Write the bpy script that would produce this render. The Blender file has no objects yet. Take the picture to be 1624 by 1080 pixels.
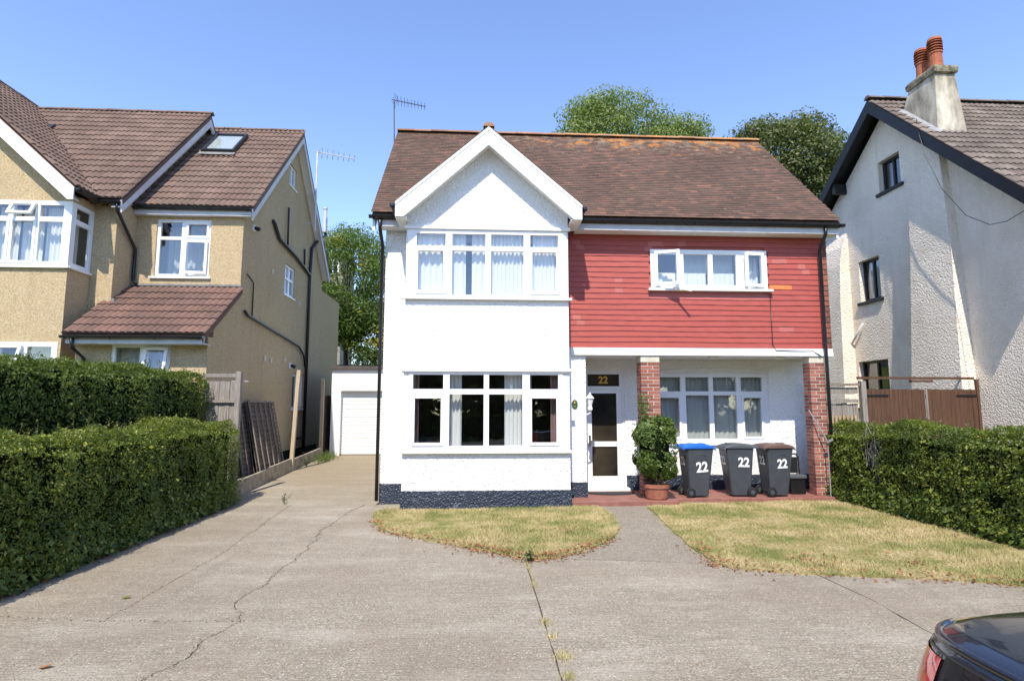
import bpy, bmesh, math, random
import numpy as np
from mathutils import Vector, Matrix
R = math.radians
random.seed(7); RNG = np.random.default_rng(7)
S = bpy.context.scene
COL = S.collection

# ------------------------------------------------------------------ camera, sky, sun, exposure
cam_d = bpy.data.cameras.new('camera'); cam = bpy.data.objects.new('camera', cam_d); COL.objects.link(cam)
cam_d.sensor_width = 36; cam_d.lens = 36 * 920 / 1624; cam_d.clip_start = 0.05; cam_d.clip_end = 1000
cam.location = (0, 0, 1.93)
cam.rotation_euler = (R(90 + 6.511), 0, -R(3.3375))
S.camera = cam
SUN_AZ, SUN_EL = 192.0, 53.0        # azimuth clockwise from +Y
w = bpy.data.worlds.new('World'); S.world = w; w.use_nodes = True
_n = w.node_tree.nodes; _bg = _n['Background']
sky = _n.new('ShaderNodeTexSky'); sky.sky_type = 'NISHITA'; sky.sun_disc = False
sky.sun_elevation = R(SUN_EL); sky.sun_rotation = R(SUN_AZ)
sky.air_density = 1.0; sky.dust_density = 0.15; sky.ozone_density = 2.2; sky.altitude = 60
_hs = _n.new('ShaderNodeHueSaturation'); _hs.inputs['Saturation'].default_value = 1.05; _hs.inputs['Hue'].default_value = .510; w.node_tree.links.new(sky.outputs[0], _hs.inputs['Color']); w.node_tree.links.new(_hs.outputs[0], _bg.inputs[0]); _bg.inputs[1].default_value = 0.15
sun_d = bpy.data.lights.new('sun', 'SUN'); sun_d.energy = 3.15; sun_d.angle = R(0.5); sun_d.color = (1, .925, .80)
sun = bpy.data.objects.new('sun', sun_d); COL.objects.link(sun)
_a, _e = R(SUN_AZ), R(SUN_EL)
_dir = Vector((math.sin(_a) * math.cos(_e), math.cos(_a) * math.cos(_e), math.sin(_e)))
sun.rotation_euler = _dir.to_track_quat('Z', 'Y').to_euler(); sun.location = _dir * 60
S.view_settings.view_transform = 'Standard'; S.view_settings.look = 'None'
S.view_settings.exposure = 1.12; S.view_settings.gamma = 1.0; S.view_settings.use_curve_mapping = False

# ------------------------------------------------------------------ materials
MATS = {}
class NT:
    def __init__(s, name):
        s.m = bpy.data.materials.new(name); s.m.use_nodes = True; s.t = s.m.node_tree
        s.b = s.t.nodes['Principled BSDF']; s.out = s.t.nodes['Material Output']; MATS[name] = s.m
        s._p = None
    def n(s, typ, **k):
        nd = s.t.nodes.new('ShaderNode' + typ)
        for a, v in k.items(): setattr(nd, a, v)
        return nd
    def l(s, a, b): s.t.links.new(a, b)
    def pos(s):
        if not s._p: s._p = s.n('NewGeometry')
        return s._p.outputs['Position']
    def mapped(s, scale):
        v = s.n('VectorMath', operation='MULTIPLY'); s.l(s.pos(), v.inputs[0]); v.inputs[1].default_value = scale
        return v.outputs[0]
    def noise(s, scale, detail=3, rough=.55, vec=None):
        x = s.n('TexNoise'); x.inputs['Scale'].default_value = scale; x.inputs['Detail'].default_value = detail
        x.inputs['Roughness'].default_value = rough; s.l(vec if vec else s.pos(), x.inputs['Vector']); return x.outputs['Fac']
    def voro(s, scale, out='Distance', vec=None):
        x = s.n('TexVoronoi'); x.inputs['Scale'].default_value = scale; s.l(vec if vec else s.pos(), x.inputs['Vector']); return x.outputs[out]
    def ramp(s, fac, stops):
        r = s.n('ValToRGB'); e = r.color_ramp.elements
        while len(e) < len(stops): e.new(.5)
        for i, (p, c) in enumerate(stops):
            e[i].position = p; e[i].color = (*c, 1) if not isinstance(c, (int, float)) else (c, c, c, 1)
        s.l(fac, r.inputs[0]); return r.outputs[0]
    def mix(s, fac, a, b, mode='MIX'):
        x = s.n('Mix', data_type='RGBA', blend_type=mode)
        for i, v in ((0, fac), (6, a), (7, b)):
            if isinstance(v, (int, float)): x.inputs[i].default_value = v
            elif isinstance(v, tuple): x.inputs[i].default_value = (*v, 1)
            else: s.l(v, x.inputs[i])
        return x.outputs[2]
    def rnd(s):
        o = s.n('ObjectInfo'); a = s.n('Math', operation='ADD'); s.l(o.outputs['Random'], a.inputs[0])
        if not s._p: s.pos()
        s.l(s._p.outputs['Random Per Island'], a.inputs[1])
        f = s.n('Math', operation='FRACT'); s.l(a.outputs[0], f.inputs[0]); return f.outputs[0]
    def math(s, op, a, b=0.0):
        x = s.n('Math', operation=op)
        for i, v in ((0, a), (1, b)):
            if isinstance(v, (int, float)): x.inputs[i].default_value = v
            else: s.l(v, x.inputs[i])
        return x.outputs[0]
    def bump(s, h, strength, dist):
        b = s.n('Bump'); b.inputs['Strength'].default_value = strength; b.inputs['Distance'].default_value = dist
        s.l(h, b.inputs['Height']); s.l(b.outputs[0], s.b.inputs['Normal'])
    def col(s, c, rough=.6, spec=.5, metal=0):
        if isinstance(c, tuple): s.b.inputs['Base Color'].default_value = (*c, 1)
        else: s.l(c, s.b.inputs['Base Color'])
        if isinstance(rough, (int, float)): s.b.inputs['Roughness'].default_value = rough
        else: s.l(rough, s.b.inputs['Roughness'])
        s.b.inputs['Specular IOR Level'].default_value = spec; s.b.inputs['Metallic'].default_value = metal
        return s

def simple(name, c, rough=.5, spec=.4, var=.12, bump=0, scale=12, metal=0):
    t = NT(name); c2 = tuple(max(0, x * (1 - var)) for x in c)
    f = t.ramp(t.noise(scale, 4), [(.35, 0), (.65, 1)])
    t.col(t.mix(f, c2, c), rough, spec, metal)
    if bump: t.bump(t.noise(scale * 6, 3), .5, bump)
    return t.m

def roughcast(name, c, dirt, amp, scale, dirt_amt=.35):
    t = NT(name)
    big = t.ramp(t.noise(.9, 5, .6), [(.45, 0), (.75, 1)])
    streak = t.ramp(t.noise(1.0, 4, .6, t.mapped((3.5, 3.5, .35))), [(.5, 0), (.8, 1)])
    d = t.math('MULTIPLY', t.math('MAXIMUM', big, streak), dirt_amt)
    v = t.voro(scale); n2 = t.noise(scale * .6, 4, .6)
    h = t.math('ADD', t.math('MULTIPLY', v, -.8), n2)
    pit = t.ramp(n2, [(.28, 0), (.42, 1)])
    c1 = t.mix(d, c, dirt)
    rust = t.ramp(t.noise(1.0, 3, .5, t.mapped((5.5, 5.5, 1.1))), [(.735, 0), (.80, .7)]); c1 = t.mix(rust, c1, (.50, .27, .11))
    t.col(t.mix(pit, t.mix(.25, c1, dirt), c1), .9, .2)
    t.bump(h, 1.0, amp); return t.m
roughcast('roughcast_white', (.83, .83, .82), (.55, .52, .47), .018, 26, .22)
roughcast('roughcast_old', (.85, .755, .64), (.52, .42, .31), .028, 28, .42)
simple('smooth_render', (.70, .67, .62), .9, .2, .2, .003, 5)

t = NT('pebbledash')
v = t.voro(85, 'Color'); vd = t.voro(85)
sp = t.n('SeparateColor'); t.l(v, sp.inputs[0])
c = t.ramp(sp.outputs[0], [(0, (.32, .225, .12)), (.3, (.50, .375, .215)), (.65, (.59, .455, .27)), (1, (.71, .605, .43))])
big = t.ramp(t.noise(.7, 5, .6), [(.35, 0), (.75, 1)])
st = t.ramp(t.noise(1, 4, .6, t.mapped((3, 3, .3))), [(.55, 0), (.8, 1)])
c = t.mix(t.math('MULTIPLY', big, .25), c, (.42, .32, .19)); c = t.mix(t.math('MULTIPLY', st, .38), c, (.33, .22, .12))
t.col(c, .9, .2); t.bump(t.math('MULTIPLY', vd, -1.0), .9, .014)

simple('upvc', (.82, .83, .84), .32, .5, .03, 0, 3)
simple('white_paint', (.80, .80, .79), .5, .4, .05, .001, 6)
simple('grey_white_board', (.58, .58, .60), .55, .4, .12, .001, 5)
simple('black_plastic', (.012, .013, .016), .35, .5, .3, 0, 6)
simple('black_paint', (.010, .010, .012), .45, .4, .3, .001, 8)
simple('lead', (.30, .31, .33), .55, .4, .3, .002, 9)
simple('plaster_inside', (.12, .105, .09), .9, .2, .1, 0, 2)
simple('cream_render', (.60, .55, .45), .85, .2, .15, .002, 9)
simple('mortar', (.62, .57, .50), .95, .1, .2, .002, 40)
simple('chrome', (.6, .6, .62), .2, .5, .05, 0, 3, 1)
simple('aerial_metal', (.62, .63, .64), .45, .5, .15, 0, 5, .25)
simple('aerial_dark', (.08, .085, .10), .5, .5, .2, 0, 5, .3)
simple('terracotta', (.36, .14, .09), .8, .3, .25, .002, 9)
simple('chimney_pot', (.38, .12, .06), .75, .3, .3, .002, 7)
simple('gold', (.75, .42, .05), .4, .5, .05, 0, 3)
simple('number_white', (.85, .85, .85), .5, .4, .02, 0, 3)
simple('plaque_green', (.04, .09, .05), .35, .5, .2, 0, 30)
simple('rubber', (.015, .015, .016), .7, .3, .2, 0, 12)
simple('bin_grey', (.055, .062, .075), .48, .45, .18, .0008, 7)
simple('lid_blue', (.015, .13, .55), .4, .5, .12, 0, 6)
simple('lid_grey', (.075, .085, .095), .5, .5, .15, 0, 6)
simple('lid_brown', (.14, .085, .07), .5, .5, .2, 0, 6)
simple('mat_dark', (.05, .055, .06), .9, .1, .4, .003, 30)
simple('porch_tile', (.27, .115, .09), .6, .4, .25, .001, 6)
simple('old_felt', (.10, .085, .08), .8, .3, .3, .002, 6)
simple('blue_render', (.55, .60, .66), .85, .2, .1, .003, 10)
simple('stone_grey', (.30, .27, .23), .9, .2, .35, .01, 4)
simple('flashing_grey', (.22, .215, .21), .6, .4, .3, .002, 6)
simple('bark', (.09, .07, .05), .9, .2, .4, .01, 10)
simple('twig', (.10, .075, .05), .9, .2, .4, .004, 14)
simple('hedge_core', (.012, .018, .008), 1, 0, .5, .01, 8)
simple('soil', (.15, .115, .075), .95, .1, .4, .01, 6)
simple('car_trim', (.02, .02, .022), .4, .5, .2, 0, 6)
simple('plate_yellow', (.75, .55, .04), .4, .5, .03, 0, 4)

t = NT('plinth_navy'); v = t.voro(30); n2 = t.noise(18, 4)
t.col(t.mix(t.ramp(t.noise(7, 4), [(.55, 0), (.75, 1)]), (.022, .032, .055), (.10, .12, .16)), .42, .5)
t.bump(t.math('ADD', t.math('MULTIPLY', v, -.8), n2), 1, .02)

def tile_mat(name, stops, lichen=None, rough=.85, zr=None):
    t = NT(name); c = t.ramp(t.rnd(), stops)
    c = t.mix(t.ramp(t.noise(.8, 5, .6), [(.4, 0), (.7, .55)]), c, tuple(x * .55 for x in stops[0][1]))
    c = t.mix(t.math('MULTIPLY', t.noise(35, 4, .6), .45), c, (.10, .075, .06))
    if lichen:
        sz = t.n('SeparateXYZ'); t.l(t.pos(), sz.inputs[0])
        mr = t.n('MapRange'); t.l(sz.outputs[2], mr.inputs[0]); mr.inputs[1].default_value = zr[0]; mr.inputs[2].default_value = zr[1]
        sx = t.n('MapRange'); t.l(sz.outputs[0], sx.inputs[0]); sx.inputs[1].default_value = -1.5; sx.inputs[2].default_value = 3.5
        k = t.math('MULTIPLY', mr.outputs[0], t.math('ADD', t.math('MULTIPLY', sx.outputs[0], .75), .25))
        n3 = t.math('ADD', t.noise(3.2, 6, .72), t.math('MULTIPLY', k, .27))
        c = t.mix(t.ramp(n3, [(.69, 0), (.80, .8)]), c, lichen)
        n4 = t.math('ADD', t.noise(5, 6, .7), t.math('MULTIPLY', k, .2))
        c = t.mix(t.ramp(n4, [(.62, 0), (.76, .5)]), c, (.30, .26, .19))
    t.col(c, rough, .25); t.bump(t.noise(90, 3), .6, .003); return t.m
tile_mat('tile_main', [(0, (.095, .062, .048)), (.35, (.125, .077, .058)), (.7, (.15, .088, .064)), (.92, (.19, .10, .07)), (1, (.25, .12, .08))], (.50, .20, .045), .9, (8.0, 9.3))
tile_mat('tile_ridge', [(0, (.26, .13, .08)), (.5, (.36, .17, .10)), (1, (.42, .22, .14))], (.50, .21, .05), .9, (5.0, 9.3))
tile_mat('tile_left', [(0, (.155, .102, .08)), (.5, (.185, .122, .094)), (1, (.225, .148, .115))])
tile_mat('tile_leanto', [(0, (.135, .082, .066)), (.5, (.175, .102, .08)), (1, (.22, .118, .088))])
tile_mat('tile_right', [(0, (.13, .105, .09)), (.5, (.19, .155, .13)), (1, (.26, .215, .18))])
tile_mat('tile_hung_brown', [(0, (.12, .05, .04)), (.5, (.22, .08, .06)), (1, (.40, .14, .07))])

def painted(name, c):
    t = NT(name); r = t.rnd()
    k = t.mix(r, tuple(x * .95 for x in c), tuple(min(1, x * 1.04) for x in c))
    k = t.mix(t.ramp(t.noise(2.2, 5, .65), [(.5, 0), (.8, .35)]), k, (.39, .10, .08))
    t.col(k, .55, .4); t.bump(t.noise(60, 3), .4, .002); return t.m
painted('red_paint', (.35, .070, .054)); painted('pink_patch', (.40, .115, .098)); painted('orange_patch', (.60, .17, .05))

t = NT('brick'); c = t.ramp(t.rnd(), [(0, (.14, .06, .048)), (.3, (.25, .088, .064)), (.7, (.34, .125, .088)), (1, (.42, .19, .14))])
c = t.mix(t.math('MULTIPLY', t.noise(40, 4), .4), c, (.18, .08, .06)); t.col(c, .9, .2); t.bump(t.noise(110, 3), .7, .003)

def wood(name, c, dark, sc=(22, 22, 1.6), var=.6):
    t = NT(name); g = t.noise(2.0, 5, .65, t.mapped(sc)); r = t.rnd()
    k = t.mix(t.ramp(g, [(.3, 0), (.7, 1)]), dark, c)
    k = t.mix(t.math('MULTIPLY', r, var * .5), k, dark); t.col(k, .85, .2); t.bump(g, .6, .004); return t.m
wood('wood_grey', (.36, .33, .29), (.15, .13, .11)); wood('wood_pale', (.56, .47, .34), (.33, .25, .17))
wood('wood_brown', (.135, .070, .042), (.065, .035, .024)); wood('wood_panel', (.24, .185, .145), (.075, .058, .048), (3, 3, 22))
wood('wood_panel_frame', (.34, .29, .25), (.14, .115, .095))
wood('wood_raw', (.55, .38, .20), (.35, .22, .11))

# concrete drive
t = NT('concrete_drive')
ag = t.voro(95, 'Color'); sp = t.n('SeparateColor'); t.l(ag, sp.inputs[0])
base = t.ramp(sp.outputs[0], [(0, (.148, .124, .092)), (.25, (.275, .244, .188)), (.6, (.345, .31, .243)), (.88, (.43, .39, .315)), (1, (.59, .55, .465))])
fine = t.ramp(sp.outputs[1], [(.82, 0), (.98, 1)]); base = t.mix(t.math('MULTIPLY', fine, .45), base, (.37, .21, .11))
brush = t.noise(5, 6, .7, t.mapped((.55, 11, 1)))
base = t.mix(t.ramp(brush, [(.36, .75), (.60, 0)]), base, (.185, .158, .118))
pale = t.ramp(t.noise(1.1, 7, .7, t.mapped((.45, 1.6, 1))), [(.48, 0), (.72, .7)]); base = t.mix(pale, base, (.47, .43, .355))
stain = t.ramp(t.noise(.38, 7, .66), [(.44, 0), (.68, .72)]); base = t.mix(stain, base, (.205, .168, .122))
warm = t.ramp(t.noise(.8, 6, .65), [(.5, 0), (.72, .3)]); base = t.mix(warm, base, (.32, .26, .18))
oil = t.ramp(t.noise(1.7, 4, .5), [(.70, 0), (.80, .55)]); base = t.mix(oil, base, (.10, .088, .07))
tyre = t.ramp(t.noise(1.0, 5, .6, t.mapped((2.2, .18, 1))), [(.54, 0), (.72, .4)]); base = t.mix(tyre, base, (.17, .145, .11))
sy = t.n('SeparateXYZ'); t.l(t.pos(), sy.inputs[0]); my = t.n('MapRange'); t.l(sy.outputs[1], my.inputs[0]); my.inputs[1].default_value = 11.0; my.inputs[2].default_value = 16.5
base = t.mix(t.ramp(t.math('ADD', t.math('MULTIPLY', my.outputs[0], .42), t.math('MULTIPLY', t.noise(.9, 6, .65), .7)), [(.42, 0), (.72, .65)]), base, (.27, .215, .135))
pb_ = t.voro(42, 'Color'); pd_ = t.voro(42); s2 = t.n('SeparateColor'); t.l(pb_, s2.inputs[0]); near_ = t.ramp(pd_, [(.28, 1), (.42, 0)])
base = t.mix(t.math('MULTIPLY', near_, t.ramp(s2.outputs[0], [(.70, 0), (.8, .65)])), base, (.58, .55, .47)); base = t.mix(t.math('MULTIPLY', near_, t.ramp(s2.outputs[1], [(.74, 0), (.84, .6)])), base, (.33, .19, .10)); base = t.mix(t.math('MULTIPLY', near_, t.ramp(s2.outputs[2], [(.68, 0), (.78, .6)])), base, (.12, .105, .085))
oi = t.n('ObjectInfo'); base = t.mix(t.math('MULTIPLY', oi.outputs['Random'], .25), base, (.235, .20, .15))
t.col(base, .92, .2)
t.bump(t.math('ADD', t.math('MULTIPLY', brush, 1.4), t.math('ADD', t.math('MULTIPLY', t.voro(95), -.4), t.math('MULTIPLY', t.noise(3, 4), .8))), .85, .012)
t = NT('concrete_side'); ag = t.voro(75, 'Color'); sp = t.n('SeparateColor'); t.l(ag, sp.inputs[0])
base = t.ramp(sp.outputs[0], [(0, (.10, .08, .06)), (.25, (.22, .19, .145)), (.6, (.30, .262, .20)), (1, (.46, .42, .34))])
base = t.mix(t.ramp(t.noise(.9, 6, .65), [(.38, 0), (.66, .75)]), base, (.25, .185, .105)); base = t.mix(t.ramp(t.noise(2.4, 5, .6), [(.5, 0), (.75, .5)]), base, (.15, .12, .085)); t.col(base, .92, .2); t.bump(t.noise(60, 4), .7, .006)
t = NT('path_dark'); ag = t.voro(80, 'Color'); sp = t.n('SeparateColor'); t.l(ag, sp.inputs[0])
base = t.ramp(sp.outputs[0], [(0, (.15, .127, .098)), (.6, (.225, .195, .152)), (1, (.32, .285, .23))])
base = t.mix(t.ramp(t.noise(2, 6, .65), [(.5, 0), (.75, .5)]), base, (.30, .265, .215)); t.col(base, .93, .2); t.bump(t.noise(90, 4), .8, .006)
simple('gravel_board', (.40, .345, .27), .93, .2, .45, .006, 5)
simple('road_asphalt', (.06, .06, .062), .9, .3, .25, .004, 20)

def dry(t):
    n = t.noise(1.1, 6, .65)
    return t.ramp(n, [(.36, (.115, .165, .032)), (.44, (.22, .235, .07)), (.52, (.38, .325, .145)), (.64, (.53, .43, .24))])
t = NT('lawn_soil'); t.col(t.mix(t.ramp(t.noise(30, 4), [(.3, 0), (.7, 1)]), (.15, .115, .055), dry(t)), .95, .1); t.bump(t.noise(40, 4), .8, .02)
t = NT('grass_blade'); c = dry(t); c = t.mix(t.math('MULTIPLY', t.rnd(), .5), c, (.48, .41, .22)); t.col(c, .8, .2)
t = NT('ground_far'); t.col(t.ramp(t.noise(.6, 6, .65), [(.35, (.05, .085, .02)), (.55, (.12, .14, .045)), (.7, (.22, .19, .09))]), .95, .1); t.bump(t.noise(5, 5), .8, .1)

def leafmat(name, stops, trans=.35, rough=.45, patch=None):
    t = NT(name); c = t.ramp(t.rnd(), stops)
    if patch: c = t.mix(t.ramp(t.noise(patch[1], 4, .6), [(patch[2], 0), (patch[2] + .1, .8)]), c, patch[0])
    t.col(c, rough, .4)
    tr = t.n('BsdfTranslucent'); t.l(t.mix(1.0, c, (1.5, 1.6, .7), 'MULTIPLY'), tr.inputs[0])
    mx = t.n('MixShader'); mx.inputs[0].default_value = trans
    t.l(t.b.outputs[0], mx.inputs[1]); t.l(tr.outputs[0], mx.inputs[2]); t.l(mx.outputs[0], t.out.inputs[0]); return t.m
leafmat('leaf_hedge', [(0, (.055, .095, .014)), (.5, (.13, .178, .026)), (.85, (.225, .262, .042)), (1, (.35, .34, .08))], patch=((.065, .105, .024), 1.1, .56))
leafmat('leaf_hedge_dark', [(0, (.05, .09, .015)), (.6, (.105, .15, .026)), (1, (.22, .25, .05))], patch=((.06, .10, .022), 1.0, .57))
leafmat('leaf_shrub', [(0, (.05, .10, .018)), (.6, (.095, .15, .028)), (1, (.17, .21, .05))], .3, .4)
leafmat('leaf_tree_pale', [(0, (.10, .15, .04)), (.6, (.16, .215, .065)), (1, (.25, .29, .10))], .35, .5)
leafmat('leaf_tree_olive', [(0, (.055, .085, .028)), (.6, (.095, .125, .04)), (1, (.17, .16, .06))], .3, .5)
leafmat('leaf_tree_yellow', [(0, (.06, .115, .02)), (.6, (.10, .165, .03)), (1, (.16, .21, .04))], .4, .5, ((.42, .34, .03), .55, .55))
leafmat('leaf_dead', [(0, (.13, .06, .028)), (.5, (.27, .115, .045)), (1, (.40, .21, .09))], .2, .7)

t = NT('glass'); lw = t.n('LayerWeight'); lw.inputs[0].default_value = .5
fac = t.math('ADD', t.math('MULTIPLY', t.math('POWER', lw.outputs['Facing'], 4.0), .85), .08)
tb = t.n('BsdfTransparent'); tb.inputs[0].default_value = (.98, .99, .99, 1)
gl = t.n('BsdfGlossy'); gl.inputs['Roughness'].default_value = .01; gl.inputs[0].default_value = (.95, .97, 1, 1)
bw = t.noise(2.2, 2); bb = t.n('Bump'); bb.inputs['Strength'].default_value = .10; bb.inputs['Distance'].default_value = .02; t.l(bw, bb.inputs['Height']); t.l(bb.outputs[0], gl.inputs['Normal'])
mx = t.n('MixShader'); t.l(fac, mx.inputs[0]); t.l(tb.outputs[0], mx.inputs[1]); t.l(gl.outputs[0], mx.inputs[2]); t.l(mx.outputs[0], t.out.inputs[0])
def cloth(name, c):
    t = NT(name); t.col(t.mix(t.noise(3, 3), tuple(x * .85 for x in c), c), .9, .1)
    tr = t.n('BsdfTranslucent'); tr.inputs[0].default_value = (*c, 1); mx = t.n('MixShader'); mx.inputs[0].default_value = .25
    t.l(t.b.outputs[0], mx.inputs[1]); t.l(tr.outputs[0], mx.inputs[2]); t.l(mx.outputs[0], t.out.inputs[0])
cloth('curtain_white', (.90, .91, .90)); cloth('curtain_grey', (.60, .63, .61)); cloth('curtain_rose', (.35, .22, .22)); cloth('blind', (.60, .62, .59))
t = NT('frosted_dark'); t.col(t.ramp(t.noise(1.4, 3), [(.3, (.012, .012, .014)), (.7, (.06, .045, .028))]), .16, .5)
t = NT('car_paint'); t.col((.006, .007, .011), .25, .4); t.b.inputs['Coat Weight'].default_value = 1; t.b.inputs['Coat Roughness'].default_value = .03
t = NT('car_glass'); t.col((.012, .013, .015), .04, .6)
t = NT('tail_lens'); t.col(t.mix(t.ramp(t.voro(45), [(.2, 0), (.5, 1)]), (.25, .008, .010), (.55, .03, .025)), .12, .6); t.b.inputs['Coat Weight'].default_value = 1

def M(n): return MATS[n]

# ------------------------------------------------------------------ mesh helpers
WL = {}
def link(o, parent, wl):
    COL.objects.link(o); wl = Vector(wl); WL[o] = wl
    if parent is not None:
        o.parent = parent; o.location = wl - WL[parent]
    else: o.location = wl
    return o
def tag(o, label=None, cat=None, group=None, kind=None):
    for k, v in (('label', label), ('category', cat), ('group', group), ('kind', kind)):
        if v: o[k] = v
    return o
def thing(name, loc, label, cat, group=None):
    o = bpy.data.objects.new(name, None); o.empty_display_size = .2
    return tag(link(o, None, loc), label, cat, group)

class MB:
    def __init__(s, O=(0, 0, 0), U=(1, 0, 0), Wd=(0, -1, 0), V=(0, 0, 1)):
        s.v = []; s.f = []; s.O = Vector(O); s.U = Vector(U); s.W = Vector(Wd); s.V = Vector(V); s.fr = False
    @classmethod
    def frame(cls, fr):
        m = cls(*fr); m.fr = True; return m
    def P(s, p):
        return s.O + s.U * p[0] + s.V * p[1] + s.W * p[2] if s.fr else Vector(p)
    def add(s, pts, faces):
        b = len(s.v); s.v += [s.P(p) for p in pts]; s.f += [tuple(b + i for i in f) for f in faces]; return s
    def box(s, a0, a1, b0, b1, c0, c1):
        s.add([(a0, b0, c0), (a1, b0, c0), (a1, b1, c0), (a0, b1, c0), (a0, b0, c1), (a1, b0, c1), (a1, b1, c1), (a0, b1, c1)],
              [(0, 3, 2, 1), (4, 5, 6, 7), (0, 1, 5, 4), (1, 2, 6, 5), (2, 3, 7, 6), (3, 0, 4, 7)]); return s
    def poly(s, pts): return s.add(pts, [tuple(range(len(pts)))])
    def prism(s, pts, vec):
        n = len(pts); vec = Vector(vec); q = [tuple(Vector(p) + vec) for p in pts]
        return s.add(list(pts) + q, [tuple(range(n))[::-1], tuple(range(n, 2 * n))] + [(i, (i + 1) % n, n + (i + 1) % n, n + i) for i in range(n)])
    def tube(s, pts, r, n=8, caps=True):
        pts = [Vector(p) for p in pts]; k = len(pts); rr = r if isinstance(r, (list, tuple)) else [r] * k
        vs = []; prev = None
        for i, p in enumerate(pts):
            d = (pts[min(i + 1, k - 1)] - pts[max(i - 1, 0)]).normalized()
            a = prev if prev is not None else (Vector((0, 0, 1)) if abs(d.z) < .9 else Vector((1, 0, 0)))
            a = (a - d * a.dot(d)).normalized(); prev = a; b = d.cross(a)
            for j in range(n):
                t = 2 * math.pi * j / n; vs.append(tuple(p + (a * math.cos(t) + b * math.sin(t)) * rr[i]))
        fs = [(i * n + j, i * n + (j + 1) % n, (i + 1) * n + (j + 1) % n, (i + 1) * n + j) for i in range(k - 1) for j in range(n)]
        if caps: fs += [tuple(range(n))[::-1], tuple(range((k - 1) * n, k * n))]
        return s.add(vs, fs)
    def lathe(s, c, prof, n=20, axis=(0, 0, 1)):
        ax = Vector(axis).normalized(); a = ax.orthogonal().normalized(); b = ax.cross(a); c = Vector(c)
        vs = [tuple(c + ax * h + (a * math.cos(2 * math.pi * j / n) + b * math.sin(2 * math.pi * j / n)) * r) for r, h in prof for j in range(n)]
        k = len(prof)
        fs = [(i * n + j, i * n + (j + 1) % n, (i + 1) * n + (j + 1) % n, (i + 1) * n + j) for i in range(k - 1) for j in range(n)]
        fs += [tuple(range(n))[::-1], tuple(range((k - 1) * n, k * n))]
        return s.add(vs, fs)
    def wall(s, u0, u1, v0, top, ops, w0, w1):
        """wall plate from w1 (outer) to w0 (inner); top = number or list of (u,v) polyline; ops = (ua,ub,va,vb)"""
        tp = [(u0, top), (u1, top)] if isinstance(top, (int, float)) else top
        def T(u):
            for (a, x), (b, y) in zip(tp, tp[1:]):
                if a - 1e-6 <= u <= b + 1e-6: return x + (y - x) * (u - a) / (b - a)
            return tp[-1][1]
        br = sorted({round(x, 5) for x in [u0, u1] + [p[0] for p in tp if u0 < p[0] < u1] + [o[i] for o in ops for i in (0, 1)]})
        for a, b in zip(br, br[1:]):
            cur = v0; mid = (a + b) / 2
            seg = []
            for o in sorted([o for o in ops if o[0] < mid < o[1]], key=lambda o: o[2]):
                if o[2] > cur + 1e-5: seg.append(((cur, cur), (o[2], o[2])))
                cur = o[3]
            seg.append(((cur, cur), (T(a), T(b))))
            for (l0, l1), (h0, h1) in seg:
                for wv in (w0, w1): s.poly([(a, l0, wv), (b, l1, wv), (b, h1, wv), (a, h0, wv)])
            s.poly([(a, T(a), w0), (b, T(b), w0), (b, T(b), w1), (a, T(a), w1)])
            if v0 not in [o[2] for o in ops if o[0] < mid < o[1]]: s.poly([(a, v0, w0), (b, v0, w0), (b, v0, w1), (a, v0, w1)])
        for u in (u0, u1): s.poly([(u, v0, w0), (u, v0, w1), (u, T(u), w1), (u, T(u), w0)])
        for (a, b, c, d) in ops:
            s.poly([(a, c, w0), (a, d, w0), (a, d, w1), (a, c, w1)]); s.poly([(b, c, w0), (b, d, w0), (b, d, w1), (b, c, w1)])
            s.poly([(a, c, w0), (b, c, w0), (b, c, w1), (a, c, w1)]); s.poly([(a, d, w0), (b, d, w0), (b, d, w1), (a, d, w1)])
        return s
    def build(s, name, mat, parent=None, label=None, cat=None, group=None, kind=None, smooth=False, bevel=0, recalc=True):
        vs = s.v; lo = Vector(map(min, zip(*vs))); hi = Vector(map(max, zip(*vs))); c = (lo + hi) / 2
        if parent is None: c.z = lo.z
        me = bpy.data.meshes.new(name); me.from_pydata([tuple(v - c) for v in vs], [], s.f)
        if recalc:
            bm = bmesh.new(); bm.from_mesh(me)
            if smooth or recalc == 'weld': bmesh.ops.remove_doubles(bm, verts=bm.verts, dist=1e-5)
            bmesh.ops.recalc_face_normals(bm, faces=bm.faces); bm.to_mesh(me); bm.free()
        me.materials.append(M(mat) if isinstance(mat, str) else mat)
        if smooth: me.polygons.foreach_set('use_smooth', [True] * len(me.polygons))
        o = bpy.data.objects.new(name, me); link(o, parent, c)
        if bevel:
            b = o.modifiers.new('bevel', 'BEVEL'); b.width = bevel; b.segments = 2; b.limit_method = 'ANGLE'
        return tag(o, label, cat, group, kind)

def raw(name, V, F, mat, parent=None, kind=None, label=None, cat=None):
    """fast mesh from numpy: V (n,3), F (m,k)"""
    c = (V.min(0) + V.max(0)) / 2
    if parent is None: c[2] = V[:, 2].min()
    me = bpy.data.meshes.new(name); me.from_pydata((V - c).tolist(), [], F.tolist()); me.materials.append(M(mat))
    o = bpy.data.objects.new(name, me); link(o, parent, c); return tag(o, label, cat, None, kind)

def piece_mesh(name, vs, fs, mat):
    me = bpy.data.meshes.new(name); me.from_pydata(vs, [], fs); me.materials.append(M(mat)); return me
def piece(name, me, parent, mat4):
    o = bpy.data.objects.new(name, me); COL.objects.link(o); wl = mat4.to_translation(); WL[o] = wl
    o.parent = parent; m = mat4.copy(); m.translation = wl - WL[parent]; o.matrix_basis = m; return o

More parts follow.
